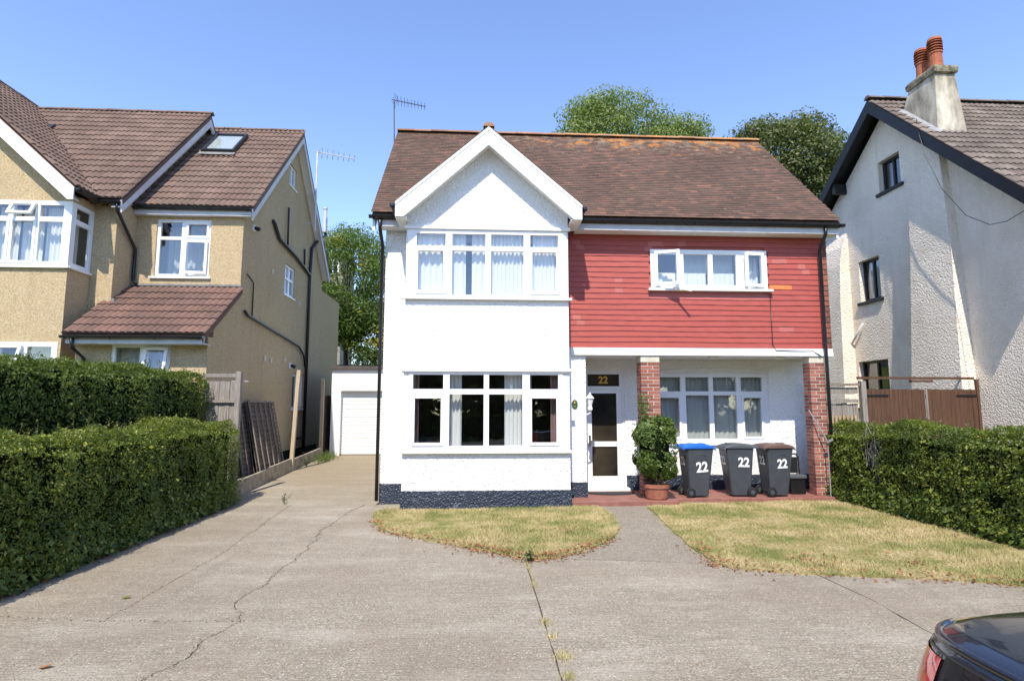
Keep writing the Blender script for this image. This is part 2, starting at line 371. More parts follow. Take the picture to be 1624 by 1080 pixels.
def FY(y, x=0): return ((x, y, 0), (1, 0, 0), (0, -1, 0))          # wall facing the street (-Y)
def FXp(x): return ((x, 0, 0), (0, 1, 0), (1, 0, 0))               # wall facing +X, u = world Y
def FXn(x): return ((x, 0, 0), (0, 1, 0), (-1, 0, 0))              # wall facing -X, u = world Y

def text_mesh(name, body, size, fr, u, v, wv, mat, parent, bold=.02, ext=.002, sx=1.0):
    cu = bpy.data.curves.new(name, 'FONT'); cu.body = body; cu.size = size; cu.align_x = 'CENTER'; cu.align_y = 'CENTER'
    cu.offset = bold * size; cu.extrude = ext
    ob = bpy.data.objects.new(name, cu); COL.objects.link(ob); dg = bpy.context.evaluated_depsgraph_get(); dg.update()
    me = bpy.data.meshes.new_from_object(ob.evaluated_get(dg)); bpy.data.objects.remove(ob)
    O, U, Wd = Vector(fr[0]), Vector(fr[1]), Vector(fr[2]); V = Vector(fr[3]) if len(fr) > 3 else Vector((0, 0, 1))
    c = O + U * u + V * v + Wd * wv
    for p in me.vertices: p.co = U * (p.co.x * sx) + V * p.co.y + Wd * p.co.z
    me.materials.clear(); me.materials.append(M(mat))
    o = bpy.data.objects.new(name, me); return link(o, parent, c)

# ------------------------------------------------------------------ windows
def curtain(parent, fr, ua, ub, va, vb, wv, mat, pitch=.09, amp=.025, name='curtain'):
    n = max(4, int((ub - ua) / pitch * 6)); m = MB.frame(fr); ph = random.random() * 6
    pts = []
    for i in range(n + 1):
        u = ua + (ub - ua) * i / n; q = amp * math.sin(2 * math.pi * (u - ua) / pitch + ph + .8 * math.sin(u * 5)) + .3 * amp * math.sin(u * 31)
        pts += [(u, va, wv + q), (u, vb, wv + q * .7)]
    m.add(pts, [(2 * i, 2 * i + 2, 2 * i + 3, 2 * i + 1) for i in range(n)]); return m.build(name, mat, parent, smooth=True)

def ring(m, a, b, c, d, t, w0, w1):
    m.box(a, b, c, c + t, w0, w1); m.box(a, b, d - t, d, w0, w1); m.box(a, a + t, c + t, d - t, w0, w1); m.box(b - t, b, c + t, d - t, w0, w1)

def window(house, fr, u0, u1, v0, v1, panes, sash=(), inset=.03, mat='upvc', sill=None, sill_mat=None, glass='glass', opened=None, label=None, sillv=.05):
    """frame plate with an opening per pane; pane = (ua,ub,va,vb); opened = {index:(side,deg)}"""
    opened = opened or {}
    m = MB.frame(fr); m.wall(u0, u1, v0, v1, list(panes), -inset - .07, -inset)
    f = m.build('window', mat, house, label, bevel=.004)
    for i, (a, b, c, d) in enumerate(panes):
        if i in opened:
            side, deg = opened[i]; O, U, Wd = map(Vector, fr); V = Vector((0, 0, 1)); an = R(deg)
            if side == 'L': h = O + U * (a - .04); nf = (h - U * 0 + Wd * (-inset + .01), U * math.cos(an) + Wd * math.sin(an), Wd * math.cos(an) - U * math.sin(an), V); q = (0, b - a + .08, c - .04, d + .04)
            elif side == 'R': h = O + U * (b + .04); nf = (h + Wd * (-inset + .01), U * math.cos(an) - Wd * math.sin(an), Wd * math.cos(an) + U * math.sin(an), V); q = (-(b - a + .08), 0, c - .04, d + .04)
            else: h = O + V * (d + .03); nf = (h + Wd * (-inset + .01), U, Wd * math.cos(an) + V * math.sin(an), V * math.cos(an) - Wd * math.sin(an)); q = (a - .04, b + .04, -(d - c + .07), 0)
            sm = MB.frame(nf); ring(sm, *q, .065, 0, .055); so = sm.build('sash', mat, f, bevel=.004)
            pm = MB.frame(nf); pm.box(q[0] + .06, q[1] - .06, q[2] + .06, q[3] - .06, .02, .03); pm.build('pane', glass, f)
        else:
            if i in sash:
                sm = MB.frame(fr); ring(sm, a - .045, b + .045, c - .045, d + .045, .055, -inset + .001, -inset + .025); sm.build('sash', mat, f, bevel=.004)
            pm = MB.frame(fr); pm.box(a - .003, b + .003, c - .003, d + .003, -inset - .045, -inset - .035); pm.build('pane', glass, f)
    if sill:
        m = MB.frame(fr); m.box(sill[0], sill[1], v0 - sillv, v0 - .002, -inset - .05, sill[2]); m.build('sill', sill_mat or mat, f, bevel=.006)
    return f

# ------------------------------------------------------------------ roof tiles
def frame4(O, U, Sd):
    U = Vector(U).normalized(); Sd = Vector(Sd).normalized(); N = U.cross(Sd)
    m = Matrix(((U.x, Sd.x, N.x, O[0]), (U.y, Sd.y, N.y, O[1]), (U.z, Sd.z, N.z, O[2]), (0, 0, 0, 1))); return m
def plain_tile(wd, g, L=1.7, th=.012, lift=.022):
    a, b, s1 = .0012, wd - .0012, g * L
    vs = [(a, 0, lift - th), (b, 0, lift - th), (b, 0, lift), (a, 0, lift), (a, s1, -.004), (b, s1, -.004), (b, s1, .004), (a, s1, .004)]
    return vs, [(0, 1, 2, 3), (3, 2, 6, 7), (0, 3, 7, 4), (1, 5, 6, 2), (0, 4, 5, 1)]
def roman_tile(wd, g, amp=.034, th=.02, lift=.035):
    n = 8; vs = []; s1 = g * 1.12
    for k, (sv, l) in enumerate(((0, lift), (s1, .004))):
        for i in range(n + 1):
            u = wd * i / n; z = l + amp * max(0, math.sin(math.pi * ((i * 2 / n) % 1.0))) ** .8 if i not in (0, n) else l
            vs.append((u, sv, z))
    for i in range(n + 1): vs.append((wd * i / n, 0, lift - th - .012))
    fs = [(i, i + 1, n + 2 + i, n + 1 + i) for i in range(n)] + [(2 * (n + 1) + i, 2 * (n + 1) + i + 1, i + 1, i) for i in range(n)]
    fs += [(2 * (n + 1), 0, n + 1), (n, 3 * n + 2, 2 * n + 1)]
    return vs, fs
def tile_roof(parent, O, U, Sd, LU, LS, wd, g, kind, mat, n_ind, bond=True, keep=None, name='roof_tile', jit=.003, flip=False):
    """lay tiles on the plane O + u U + s Sd; first n_ind kept tiles as single objects, the rest as one stuff mesh"""
    vs, fs = plain_tile(wd, g) if kind == 'plain' else roman_tile(wd, g)
    me = piece_mesh(name, vs, fs, mat); base = frame4(O, U, Sd)
    V0 = np.array(vs); F0 = fs; allV = []; allF = []; cnt = 0; off = 0
    B = np.array(base)
    for r in range(int(LS / g + .5)):
        sh = (wd / 2 if (bond and r % 2) else 0)
        for c in range(int(LU / wd + .999) + (1 if sh else 0)):
            u = c * wd - sh; ww = 1.0
            if u < -1e-6 and bond: u = 0; ww = .5
            if u + wd * ww > LU + .02: ww = (LU - u) / wd
            if ww < .15: continue
            p = base @ Vector((u + wd / 2, r * g, 0))
            if keep and not keep(p): continue
            loc = Matrix.Translation((u, r * g + random.uniform(-jit, jit), random.uniform(0, jit))) @ Matrix.Rotation(random.uniform(-jit, jit) * 2.2, 4, 'Z') @ Matrix.Rotation(random.uniform(-1, 1) * jit * 4, 4, 'Y') @ Matrix.Diagonal((ww, 1, 1, 1))
            m4 = base @ loc
            if cnt < n_ind: piece(name, me, parent, m4)
            else:
                A = np.array(m4); allV.append(V0 @ A[:3, :3].T + A[:3, 3]); allF += [tuple(off + i for i in f) for f in F0]; off += len(vs)
            cnt += 1
    if allV:
        V = np.concatenate(allV); c = (V.min(0) + V.max(0)) / 2
        m2 = bpy.data.meshes.new(name + 's'); m2.from_pydata((V - c).tolist(), [], allF); m2.materials.append(M(mat))
        o = bpy.data.objects.new(name + 's', m2); link(o, parent, c); o['kind'] = 'stuff'
    return cnt
def ridge_tiles(parent, a, b, mat, L=.45, r=.12, n_max=60):
    a, b = Vector(a), Vector(b); d = b - a; k = int(d.length / L); d.normalize()
    x = d.cross(Vector((0, 0, 1))).normalized()
    seg = 6; vs = []
    for l, rr in ((0, r), (L * 1.03, r * .93)):
        for i in range(seg + 1):
            t = math.pi * i / seg; vs.append((l, math.cos(t) * rr, math.sin(t) * rr * .75))
    fs = [(i, i + 1, seg + 2 + i, seg + 1 + i) for i in range(seg)] + [tuple(range(seg + 1)), tuple(range(seg + 1, 2 * seg + 2))]
    me = piece_mesh('ridge_tile', vs, fs, mat)
    for i in range(k):
        p = a + d * (i * (b - a).length / k); up = x.cross(d)
        m = Matrix(((d.x, x.x, up.x, p.x), (d.y, x.y, up.y, p.y), (d.z, x.z, up.z, p.z + random.uniform(-.006, .006)), (0, 0, 0, 1)))
        piece('ridge_tile', me, parent, m)
def gutter(parent, a, b, r=.06, mat='black_plastic', hang=True):
    a, b = Vector(a), Vector(b); d = (b - a).normalized(); x = d.cross(Vector((0, 0, 1))).normalized(); m = MB()
    prof = [(math.cos(t) * r, math.sin(t) * r) for t in [math.pi + math.pi * i / 8 for i in range(9)]] + [(math.cos(t) * (r - .012), math.sin(t) * (r - .012)) for t in [2 * math.pi - math.pi * i / 8 for i in range(9)]]
    n = len(prof); pts = [tuple(p + x * q[0] + Vector((0, 0, q[1]))) for p in (a, b) for q in prof]
    m.add(pts, [(i, (i + 1) % n, n + (i + 1) % n, n + i) for i in range(n)] + [tuple(range(9)), tuple(range(n, n + 9))])
    g = m.build('gutter', mat, parent)
    L = (b - a).length; k = max(1, int(L / .8))
    for i in range(k + 1):
        p = a + d * (.1 + (L - .2) * i / k); bm = MB(); s = .012
        bm.tube([tuple(p + x * math.cos(t) * (r + .006) + Vector((0, 0, math.sin(t) * (r + .006)))) for t in [math.pi + math.pi * j / 6 for j in range(7)]], s, 5)
        bm.build('bracket', mat, g)
    return g
def pipe(parent, pts, r=.035, mat='black_plastic', name='downpipe', collars=True):
    m = MB(); m.tube(pts, r, 10); o = m.build(name, mat, parent, smooth=True)
    return o

# ------------------------------------------------------------------ terrain
def gz(y):
    if y < 12: return 0.0
    if y < 20: return .32 * (y - 12) / 8
    if y < 24: return .32
    if y < 33: return .32 + (y - 24) / 9 * 4.0
    return 4.32 + (y - 33) * .05
ys = [-90, -60, -30, -14, -6, 0, 4, 8, 12, 14, 16, 18, 20, 22, 24, 26, 28, 30, 33, 36, 40, 50, 70, 100, 160]
xs = [-140, -90, -60, -40, -25, -15, -9, -5, -2, 0, 2, 5, 8, 12, 18, 30, 50, 80, 140]
m = MB(); m.add([(x, y, gz(y) - .045) for y in ys for x in xs], [(j * len(xs) + i, j * len(xs) + i + 1, (j + 1) * len(xs) + i + 1, (j + 1) * len(xs) + i) for j in range(len(ys) - 1) for i in range(len(xs) - 1)])
m.build('ground', 'ground_far', kind='structure', smooth=True)
MB().box(-140, 140, -13, -5.2, -.08, -.03).build('road', 'road_asphalt', kind='structure')

def jag(pts, amp, step=.22):
    out = []
    for (a, b) in zip(pts, pts[1:]):
        n = max(1, int(math.dist(a, b) / step))
        for i in range(n):
            t = i / n; k = amp if 0 < i else amp * .3
            out.append((a[0] + (b[0] - a[0]) * t + random.uniform(-k, k), a[1] + (b[1] - a[1]) * t + random.uniform(-k, k)))
    out.append(pts[-1]); return out
MB().box(-5.15, 9, -5.05, 12.4, -.2, -.03).build('ground_bed', 'soil', kind='structure')
drive = bpy.data.objects.new('driveway', None); link(drive, None, (0, 5, 0)); tag(drive, kind='structure')
crack = jag([(-2.24, 12.0), (-2.45, 9.8), (-2.30, 8.36), (-2.34, 7.03), (-2.36, 6.08), (-2.14, 5.64), (-2.28, 5.22), (-2.24, 4.9), (-2.38, 4.3), (-2.45, 2.6), (-2.3, -5)], .05, .2)
crack = jag(crack, .014, .045)
crackR = [(x + random.uniform(.001, .010), y) for x, y in crack]
ci = min(range(len(crack)), key=lambda i: abs(crack[i][1] - 5.62))
lineD = jag([(-3.70, 12.0), (-3.61, 11.03), (-3.37, 8.08), (-3.38, 6.63), (-3.37, 5.72)], .02)
lineC = jag([(-5.1, 5.95), (-4.41, 5.91), (-3.37, 5.72), (crack[ci][0] - .008, crack[ci][1])], .015)
def near(l, x): return min(range(len(l)), key=lambda i: abs(l[i][0] - x))
gp = .002
def slab(pts, mat='concrete_drive', z=None, th=.1):
    m = MB(); m.prism([(x, y, (gz(y) if z is None else z) - th) for x, y in pts], (0, 0, th)); return m.build('slab', mat, drive)
k = near(lineC, -3.37)
def off(l, dx, dy=0): return [(x + dx, y + dy) for x, y in l]
slab([(-5.1, 12.0)] + off(lineD, -gp) + off(lineC[:k][::-1], 0, gp))
slab(off(lineD, gp)[::-1][1:][::-1][::1] and [*off(lineD, gp)[::-1]][::-1] + [*off(lineC[k + 1:], 0, gp)] + off(crack[:ci][::-1], -gp))
slab(off(lineC, 0, -gp) + off(crack[ci:], -gp) + [(-5.1, -5)])
slab(crackR[::-1] + [(-1.2, 12.0), (.606 - .0, 12.0)] + jag([(.602, 12), (.602, 7.4), (.604, 4.3), (.60, -5)], .004))
slab([(.612, 12)] + [(3.93, 12)] + jag([(3.93, 6.74), (3.97, 5.9), (3.9, 5.14), (3.9, -5)], .01) + [(.622, -5)] + jag([(.618, 4.3), (.614, 7.4)], .005))
slab([(3.945, 12.0), (9.0, 12.0), (9.0, -5)] + jag([(3.91, -5), (3.91, 5.14), (3.985, 5.9), (3.945, 6.74)], .01))
slab([(-5.2, 12.006), (-1.9, 12.006), (-1.9, 20.1), (-5.2, 20.1)])

lawn1 = [(-1.81, 10.4), (-1.86, 11.2), (-1.5, 11.4), (1.82, 11.4), (2.2, 11.5), (2.44, 10.9), (2.30, 9.5), (2.05, 8.81), (1.7, 8.27), (1.17, 7.78), (.7, 7.58), (.28, 7.94), (-.32, 8.47), (-1.0, 8.98), (-1.49, 9.45)]
lawn2 = [(3.25, 11.43), (3.22, 10.6), (3.03, 9.28), (2.95, 8.24), (2.93, 7.36), (3.06, 7.05), (3.88, 6.76), (4.93, 6.55), (5.63, 6.38), (5.95, 6.1), (6.3, 5.4), (7.4, 4.6), (8.2, 4.6), (8.2, 12.3), (7.64, 12.3), (7.6, 11.69), (3.97, 11.69), (3.94, 11.43)]
def smooth_poly(p, it=1):
    for _ in range(it):
        q = []
        for i in range(len(p)):
            a, b = p[i], p[(i + 1) % len(p)]; q += [(a[0] * .75 + b[0] * .25, a[1] * .75 + b[1] * .25), (a[0] * .25 + b[0] * .75, a[1] * .25 + b[1] * .75)]
        p = q
    return p
def rough_poly(p): return jag(smooth_poly(p, 1) + smooth_poly(p, 1)[:1], .025, .12)[:-1]
L1, L2 = rough_poly(lawn1), rough_poly(lawn2)
for P_ in (L1, L2):
    MB().prism([(x, y, -.02) for x, y in P_], (0, 0, .045)).build('lawn', 'lawn_soil', kind='structure')
path = [(2.15, 11.5), (3.4, 11.5), (3.3, 10.6), (3.1, 9.28), (3.0, 8.24), (3.05, 7.2), (2.6, 7.36), (1.9, 7.48), (1.0, 7.62), (1.6, 8.1), (2.0, 8.7), (2.26, 9.4), (2.4, 10.9)]
MB().prism([(x, y, -.02) for x, y in jag(path + path[:1], .012, .2)[:-1]], (0, 0, .028)).build('path', 'path_dark', kind='structure')
pf = MB().prism([(1.83, 11.45, -.02), (3.95, 11.45, -.02), (3.95, 11.70, -.02), (7.62, 11.70, -.02), (7.62, 12.949, -.02), (1.83, 12.949, -.02)], (0, 0, .12)).build('porch_floor', 'porch_tile', kind='structure', bevel=.012)

def bumpy(P, f, a):
    return a * (np.sin(P[:, 0] * f + 1.7 * np.sin(P[:, 1] * f * .7)) + np.sin(P[:, 1] * f * 1.3 + 2.1 * np.sin(P[:, 2] * f)) + np.sin(P[:, 2] * f * 1.6 + P[:, 0] * f * .5)) / 3

def inpoly(px, py, poly):
    c = np.zeros(len(px), bool); n = len(poly)
    for i in range(n):
        (x0, y0), (x1, y1) = poly[i], poly[(i + 1) % n]
        k = ((y0 > py) != (y1 > py)) & (px < (x1 - x0) * (py - y0) / (y1 - y0 + 1e-12) + x0); c ^= k
    return c
def blades(xy, z, h, wd):
    n = len(xy); a = RNG.uniform(0, 2 * math.pi, n); hh = h * RNG.uniform(.4, 1.2, n); ln = RNG.normal(0, .55, (n, 2)) * hh[:, None]
    dx = np.stack([np.cos(a), np.sin(a), 0 * a], 1) * (wd * RNG.uniform(.6, 1.3, n))[:, None]
    b = np.column_stack([xy, np.full(n, z)]); tip = b + np.column_stack([ln, hh])
    V = np.empty((n, 3, 3)); V[:, 0] = b - dx; V[:, 1] = b + dx; V[:, 2] = tip
    return V.reshape(-1, 3), np.arange(n * 3).reshape(-1, 3)
def grass(poly, dens, name):
    P_ = np.array(poly); lo, hi = P_.min(0), P_.max(0); n = int(dens * np.prod(hi - lo)); q = RNG.uniform(lo, hi, (n, 2)); q = q[inpoly(q[:, 0], q[:, 1], poly)]
    q3 = np.column_stack([q, 0 * q[:, 0]]); m = .5 + bumpy(q3, 2.3, .45) + bumpy(q3 + 2, 6.1, .35) + bumpy(q3 + 5, 14, .25); kk = RNG.uniform(0, 1, len(q)) < .15 + .85 * m; q, m = q[kk], m[kk]
    V, F = blades(q, .022, .042 * np.clip(.45 + 1.1 * m, .4, 1.7), .0038); return raw(name, V, F, 'grass_blade', kind='stuff')
grass(L1, 5200, 'lawn_grass'); grass(L2, 4300, 'lawn_grass')
# grass along the lawn edges, in the slab joint and at wall feet
ed = []
for P_ in (L1, L2):
    for (a, b) in zip(P_, P_[1:]):
        k = int(math.dist(a, b) * 160 * random.uniform(.3, 1.7)); t_ = RNG.uniform(0, 1, k)
        ed.append(np.column_stack([a[0] + (b[0] - a[0]) * t_, a[1] + (b[1] - a[1]) * t_]) + RNG.normal(0, .035, (k, 2)))
V, F = blades(np.concatenate(ed), .0, .05, .0035); raw('edge_grass', V, F, 'grass_blade', kind='stuff')
ws = []
for (x, y, sx, sy, k) in ((.62, 7.25, .012, .15, 110), (.622, 6.6, .012, .12, 70), (.62, 5.45, .02, .05, 90), (.63, 5.1, .02, .04, 70), (.67, 4.72, .04, .05, 120), (.66, 4.38, .03, .04, 80), (-3.84, 12.05, .08, .05, 60), (-4.95, 12.4, .1, .6, 160), (-4.75, 18.9, .12, .5, 420)):
    ws.append(np.column_stack([RNG.normal(x, sx, k), RNG.normal(y, sy, k)]))
V, F = blades(np.concatenate(ws[:-2]), .0, .05, .003); raw('joint_weeds', V, F, 'grass_blade', kind='stuff')
V, F = blades(ws[-1], .27, .30, .006); raw('tall_weeds', V, F, 'leaf_shrub', kind='stuff')

# ------------------------------------------------------------------ leaves
def leaves(P, N, size, asp=.5, tilt=.7):
    """diamond leaves at P with rough normals N"""
    n = len(P); N = N + RNG.normal(0, tilt, (n, 3)); N /= np.linalg.norm(N, axis=1)[:, None] + 1e-9
    A = RNG.normal(0, 1, (n, 3)); A -= N * (A * N).sum(1)[:, None]; A /= np.linalg.norm(A, axis=1)[:, None] + 1e-9; B = np.cross(N, A)
    s = (size * RNG.uniform(.6, 1.3, n))[:, None]
    V = np.empty((n, 4, 3)); V[:, 0] = P - A * s; V[:, 1] = P - B * s * asp + N * s * .12; V[:, 2] = P + A * s; V[:, 3] = P + B * s * asp + N * s * .12
    return V.reshape(-1, 3), np.arange(n * 4).reshape(-1, 4)
def hedge(name, x0, x1, y0, y1, h0, h1, label, dens, lsize, mat, group=None, zb=.0, bare=None, faces='LRTFB', top_lift=.0):
    cx, cy = (x0 + x1) / 2, (y0 + y1) / 2
    t = thing(name, (cx, cy, gz(cy) + zb), label, 'hedge', group)
    m = MB(); e = .15
    H = lambda y: h0 + (h1 - h0) * (y - y0) / (y1 - y0) + .045 * np.sin(y * 1.3 + x0) + .03 * np.sin(y * 3.1 + 2 * x0)
    m.add([(x0 + e, y0 + e, zb), (x1 - e, y0 + e, zb), (x1 - e, y1 - e, zb), (x0 + e, y1 - e, zb), (x0 + e, y0 + e, H(y0) - e), (x1 - e, y0 + e, H(y0) - e), (x1 - e, y1 - e, H(y1) - e), (x0 + e, y1 - e, H(y1) - e)],
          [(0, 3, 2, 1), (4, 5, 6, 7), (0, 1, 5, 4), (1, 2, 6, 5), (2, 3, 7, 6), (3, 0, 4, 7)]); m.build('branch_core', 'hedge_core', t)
    Ps, Ns = [], []
    def add(n, fn, nrm):
        q = RNG.uniform(0, 1, (n, 2)); P = fn(q[:, 0], q[:, 1]); Ps.append(P); Ns.append(np.tile(np.array(nrm, float), (n, 1)))
    L = y1 - y0; hm = max(h0, h1); Wd = x1 - x0
    yy = lambda a: y0 + L * a
    if 'L' in faces: add(int(dens * L * hm), lambda a, b: np.column_stack([np.full(len(a), x0), yy(a), zb + (H(yy(a)) - zb) * b]), (-1, 0, .35))
    if 'R' in faces: add(int(dens * L * hm), lambda a, b: np.column_stack([np.full(len(a), x1), yy(a), zb + (H(yy(a)) - zb) * b]), (1, 0, .35))
    if 'T' in faces: add(int(dens * L * Wd * 1.3), lambda a, b: np.column_stack([x0 + Wd * b, yy(a), H(yy(a))]), (0, 0, 1))
    if 'F' in faces: add(int(dens * Wd * hm), lambda a, b: np.column_stack([x0 + Wd * a, np.full(len(a), y0), zb + (H(y0) - zb) * b]), (0, -1, .35))
    if 'B' in faces: add(int(dens * Wd * hm), lambda a, b: np.column_stack([x0 + Wd * a, np.full(len(a), y1), zb + (H(y1) - zb) * b]), (0, 1, .35))
    P = np.concatenate(Ps); N = np.concatenate(Ns); n = len(P)
    P = P - N / np.linalg.norm(N, axis=1)[:, None] * (RNG.exponential(.085, n) - .045)[:, None]
    P += N * (bumpy(P, 2.1, .07) + bumpy(P, 5.3, .05) + bumpy(P, 13, .035))[:, None]
    # round the shoulders
    zt = H(P[:, 1]); k = np.clip((P[:, 2] - (zt - .22)) / .22, 0, 1.3); dxs = np.clip((np.abs(P[:, 0] - cx) - (Wd / 2 - .22)) / .22, 0, 1.3)
    P[:, 2] -= .10 * np.minimum(k, 1) * dxs ** 2; P[:, 0] -= np.sign(P[:, 0] - cx) * .07 * k ** 2 * dxs
    gap = bumpy(P + 3.1, 6.3, 1.0) + bumpy(P * 1.7 + 1.3, 9.0, .8); kk = ~((gap > .62) & (RNG.uniform(0, 1, n) < .75)); P, N = P[kk], N[kk]; n = len(P)
    if bare is not None:
        d = ((P[:, 1] - bare[0]) / bare[2]) ** 2 + ((P[:, 2] - bare[1]) / bare[3]) ** 2; kk = ~((d < 1) & (RNG.uniform(0, 1, n) < .8 * (1 - d) + .25)); P, N = P[kk], N[kk]
    V, F = leaves(P, N, lsize * RNG.lognormal(0, .32, len(P))); raw('foliage', V, F, mat, t, kind='stuff')
    # sprigs standing out of the top
    k = int(min(L, 12) * 26); sp = MB()
    sx, sy = RNG.uniform(x0 + .05, x1 - .05, k), RNG.uniform(y0, y1, k); PP, NN = [], []
    for a, b in zip(sx, sy):
        hh = abs(RNG.normal(.04, .07)) + .03; p0 = np.array([a, b, H(b) - .06]); p1 = p0 + np.array([RNG.normal(0, .03), RNG.normal(0, .03), hh + .06])
        sp.tube([tuple(p0), tuple(p1)], .0025, 3, False); q = np.linspace(.45, 1, 7)[:, None]; PP.append(p0 + (p1 - p0) * q + RNG.normal(0, .012, (7, 3))); NN.append(RNG.normal(0, 1, (7, 3)))
    sp.build('twigs', 'twig', t, kind='stuff', recalc=False); V, F = leaves(np.concatenate(PP), np.concatenate(NN), lsize); raw('sprigs', V, F, mat, t, kind='stuff')
    if bare is not None:
        tw = MB()
        for _ in range(46):
            y = bare[0] + RNG.normal(0, bare[2] * .6); z = bare[1] + RNG.normal(-.1, bare[3] * .6); x = x0 + RNG.uniform(.03, .16); d = RNG.normal(0, .14, 3); d[2] = abs(d[2]) + .12; d[0] *= .3
            tw.tube([(x, y, z), (x + d[0], y + d[1] * .6, z + d[2]), (x + d[0] - .03, y + d[1], z + d[2] * 1.7)], [.007, .005, .003], 4, False)
        tw.build('bare_twigs', 'wood_grey', t, kind='stuff', recalc=False)
    return t

def tree(name, loc, label, trunk_h, blobs, nclump, per, lsize, mat, clump_r, seed, group=None):
    rg = np.random.default_rng(seed); t = thing(name, loc, label, 'tree', group); L = np.array(loc)
    c0 = np.array(blobs[0][0]); m = MB(); tr = trunk_h * .035 + .08
    top = L + np.array([0, 0, trunk_h])
    m.tube([tuple(L - [0, 0, .3]), tuple(L + [.05, 0, trunk_h * .5]), tuple(top), tuple(L + c0 + [0, 0, blobs[0][1][2] * .4])], [tr, tr * .8, tr * .6, tr * .2], 9); m.build('trunk', 'bark', t, smooth=True)
    cen = []
    for bc, br, share in blobs:
        k = int(nclump * share); d = rg.normal(0, 1, (k, 3)); d /= np.linalg.norm(d, axis=1)[:, None]; rad = rg.uniform(.55, 1.0, k) ** .7
        cen.append(L + np.array(bc) + d * rad[:, None] * np.array(br))
    cen = np.concatenate(cen); lm = MB()
    for q in cen[rg.permutation(len(cen))[:70]]:
        s = top + (q - top) * rg.uniform(.0, .25); mid = s + (q - s) * .5 + rg.normal(0, .25, 3) + [0, 0, .2]
        lm.tube([tuple(s), tuple(mid), tuple(q)], [tr * .28, tr * .16, .012], 5, False)
    lm.build('limbs', 'bark', t, smooth=False, recalc=False)
    P = np.repeat(cen, per, 0); off_ = rg.normal(0, clump_r, (len(P), 3)); off_ *= np.minimum(1, 1.6 * clump_r / (np.linalg.norm(off_, axis=1)[:, None] + 1e-6)); off_[:, 2] *= .6; P = P + off_; N = off_ / (np.linalg.norm(off_, axis=1)[:, None] + 1e-6) + [0, 0, .8]
    V, F = leaves(P, N, lsize, .55, .6); raw('crown', V, F, mat, t, kind='stuff'); return t

# ================================================================== MAIN HOUSE (white, number 22)
mh = thing('white_house', (2.8, 15, 0), 'white roughcast house with red tile hung upper wall and front bay gable', 'house')
XL, XR, FYm, BK = -1.95, 7.58, 12.0, 18.0
BY, BX0, BX1 = 11.26, -1.43, 1.78
# walls
m = MB.frame(FY(FYm)); m.wall(XL, 2.24, -.05, 5.72, [(BX0 + .2, BX1 - .2, .3, 5.45)], -.25, 0); m.build('front_wall', 'roughcast_white', mh)
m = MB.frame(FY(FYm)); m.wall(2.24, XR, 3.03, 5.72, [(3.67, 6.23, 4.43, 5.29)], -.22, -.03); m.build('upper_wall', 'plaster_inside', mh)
m = MB.frame(FY(12.95)); m.wall(2.24, XR - .03, -.05, 3.02, [(2.40, 3.30, .16, 2.72), (4.02, 6.64, 1.12, 2.70)], -.22, 0); m.build('porch_wall', 'roughcast_white', mh)
m = MB(); m.box(1.99, 2.238, 12.252, 12.948, 0, 3.02); m.build('porch_side_wall', 'roughcast_white', mh)
gt = [(12.0, 5.72), (15.0, 8.95), (18.0, 5.72)]
m = MB.frame(FXn(XL)); m.wall(12.002, 18, -.05, gt, [], -.22, 0); m.build('side_wall', 'roughcast_white', mh)
m = MB.frame(FXp(XR - .02)); m.wall(12.96, 18, -.05, 3.02, [], -.22, 0); m.wall(12.03, 18, 3.021, gt, [], -.22, 0); m.build('side_wall', 'roughcast_white', mh)
m = MB(); m.box(XL + .01, XR - .03, 17.8, 17.99, -.05, 5.7); m.build('rear_wall', 'roughcast_white', mh)
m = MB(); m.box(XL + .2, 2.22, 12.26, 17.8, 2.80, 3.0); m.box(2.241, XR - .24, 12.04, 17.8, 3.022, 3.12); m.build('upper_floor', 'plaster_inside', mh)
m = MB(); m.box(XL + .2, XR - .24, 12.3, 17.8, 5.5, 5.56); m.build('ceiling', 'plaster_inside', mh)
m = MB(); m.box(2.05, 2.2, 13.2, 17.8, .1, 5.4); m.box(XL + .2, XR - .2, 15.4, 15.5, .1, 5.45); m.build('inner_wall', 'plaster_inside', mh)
# porch ceiling beam
m = MB(); m.box(2.242, XR - .04, 12.0, 12.93, 3.0, 3.019); m.build('porch_ceiling', 'white_paint', mh)
m = MB(); m.box(1.93, XR - .0, 11.95, 11.998, 3.0, 3.16); m.box(1.93, XR, 11.93, 11.949, 3.0, 3.07); m.build('porch_beam', 'white_paint', mh, bevel=.004)
for x in (5.05, 6.52):
    m = MB(); m.box(x - .10, x + .10, 12.1, 12.22, 2.955, 2.998); m.build('porch_lamp', 'upvc', mh, bevel=.01)
# plinths
m = MB(); m.box(XL - .012, BX0, 11.985, 12.0, -.05, .40); m.box(XL - .012, XL - .001, 11.985, 17.5, -.05, .40); m.build('plinth', 'plinth_navy', mh)
m = MB(); m.box(BX0 - .02, BX1 + .02, BY - .02, BY - .001, -.05, .355); m.box(BX0 - .02, BX0 - .001, BY - .001, 11.98, -.05, .355); m.box(BX1 + .001, BX1 + .02, BY - .001, 11.98, -.05, .355); m.build('plinth', 'plinth_navy', mh)
m = MB(); m.box(BX1 + .021, 2.252, 11.985, 12.0, -.05, .40); m.box(2.2402, 2.252, 12.0, 12.94, -.05, .40); m.build('plinth', 'plinth_navy', mh)
m = MB(); m.box(3.302, XR - .03, 12.935, 12.949, .0, .42); m.build('plinth', 'plinth_navy', mh)
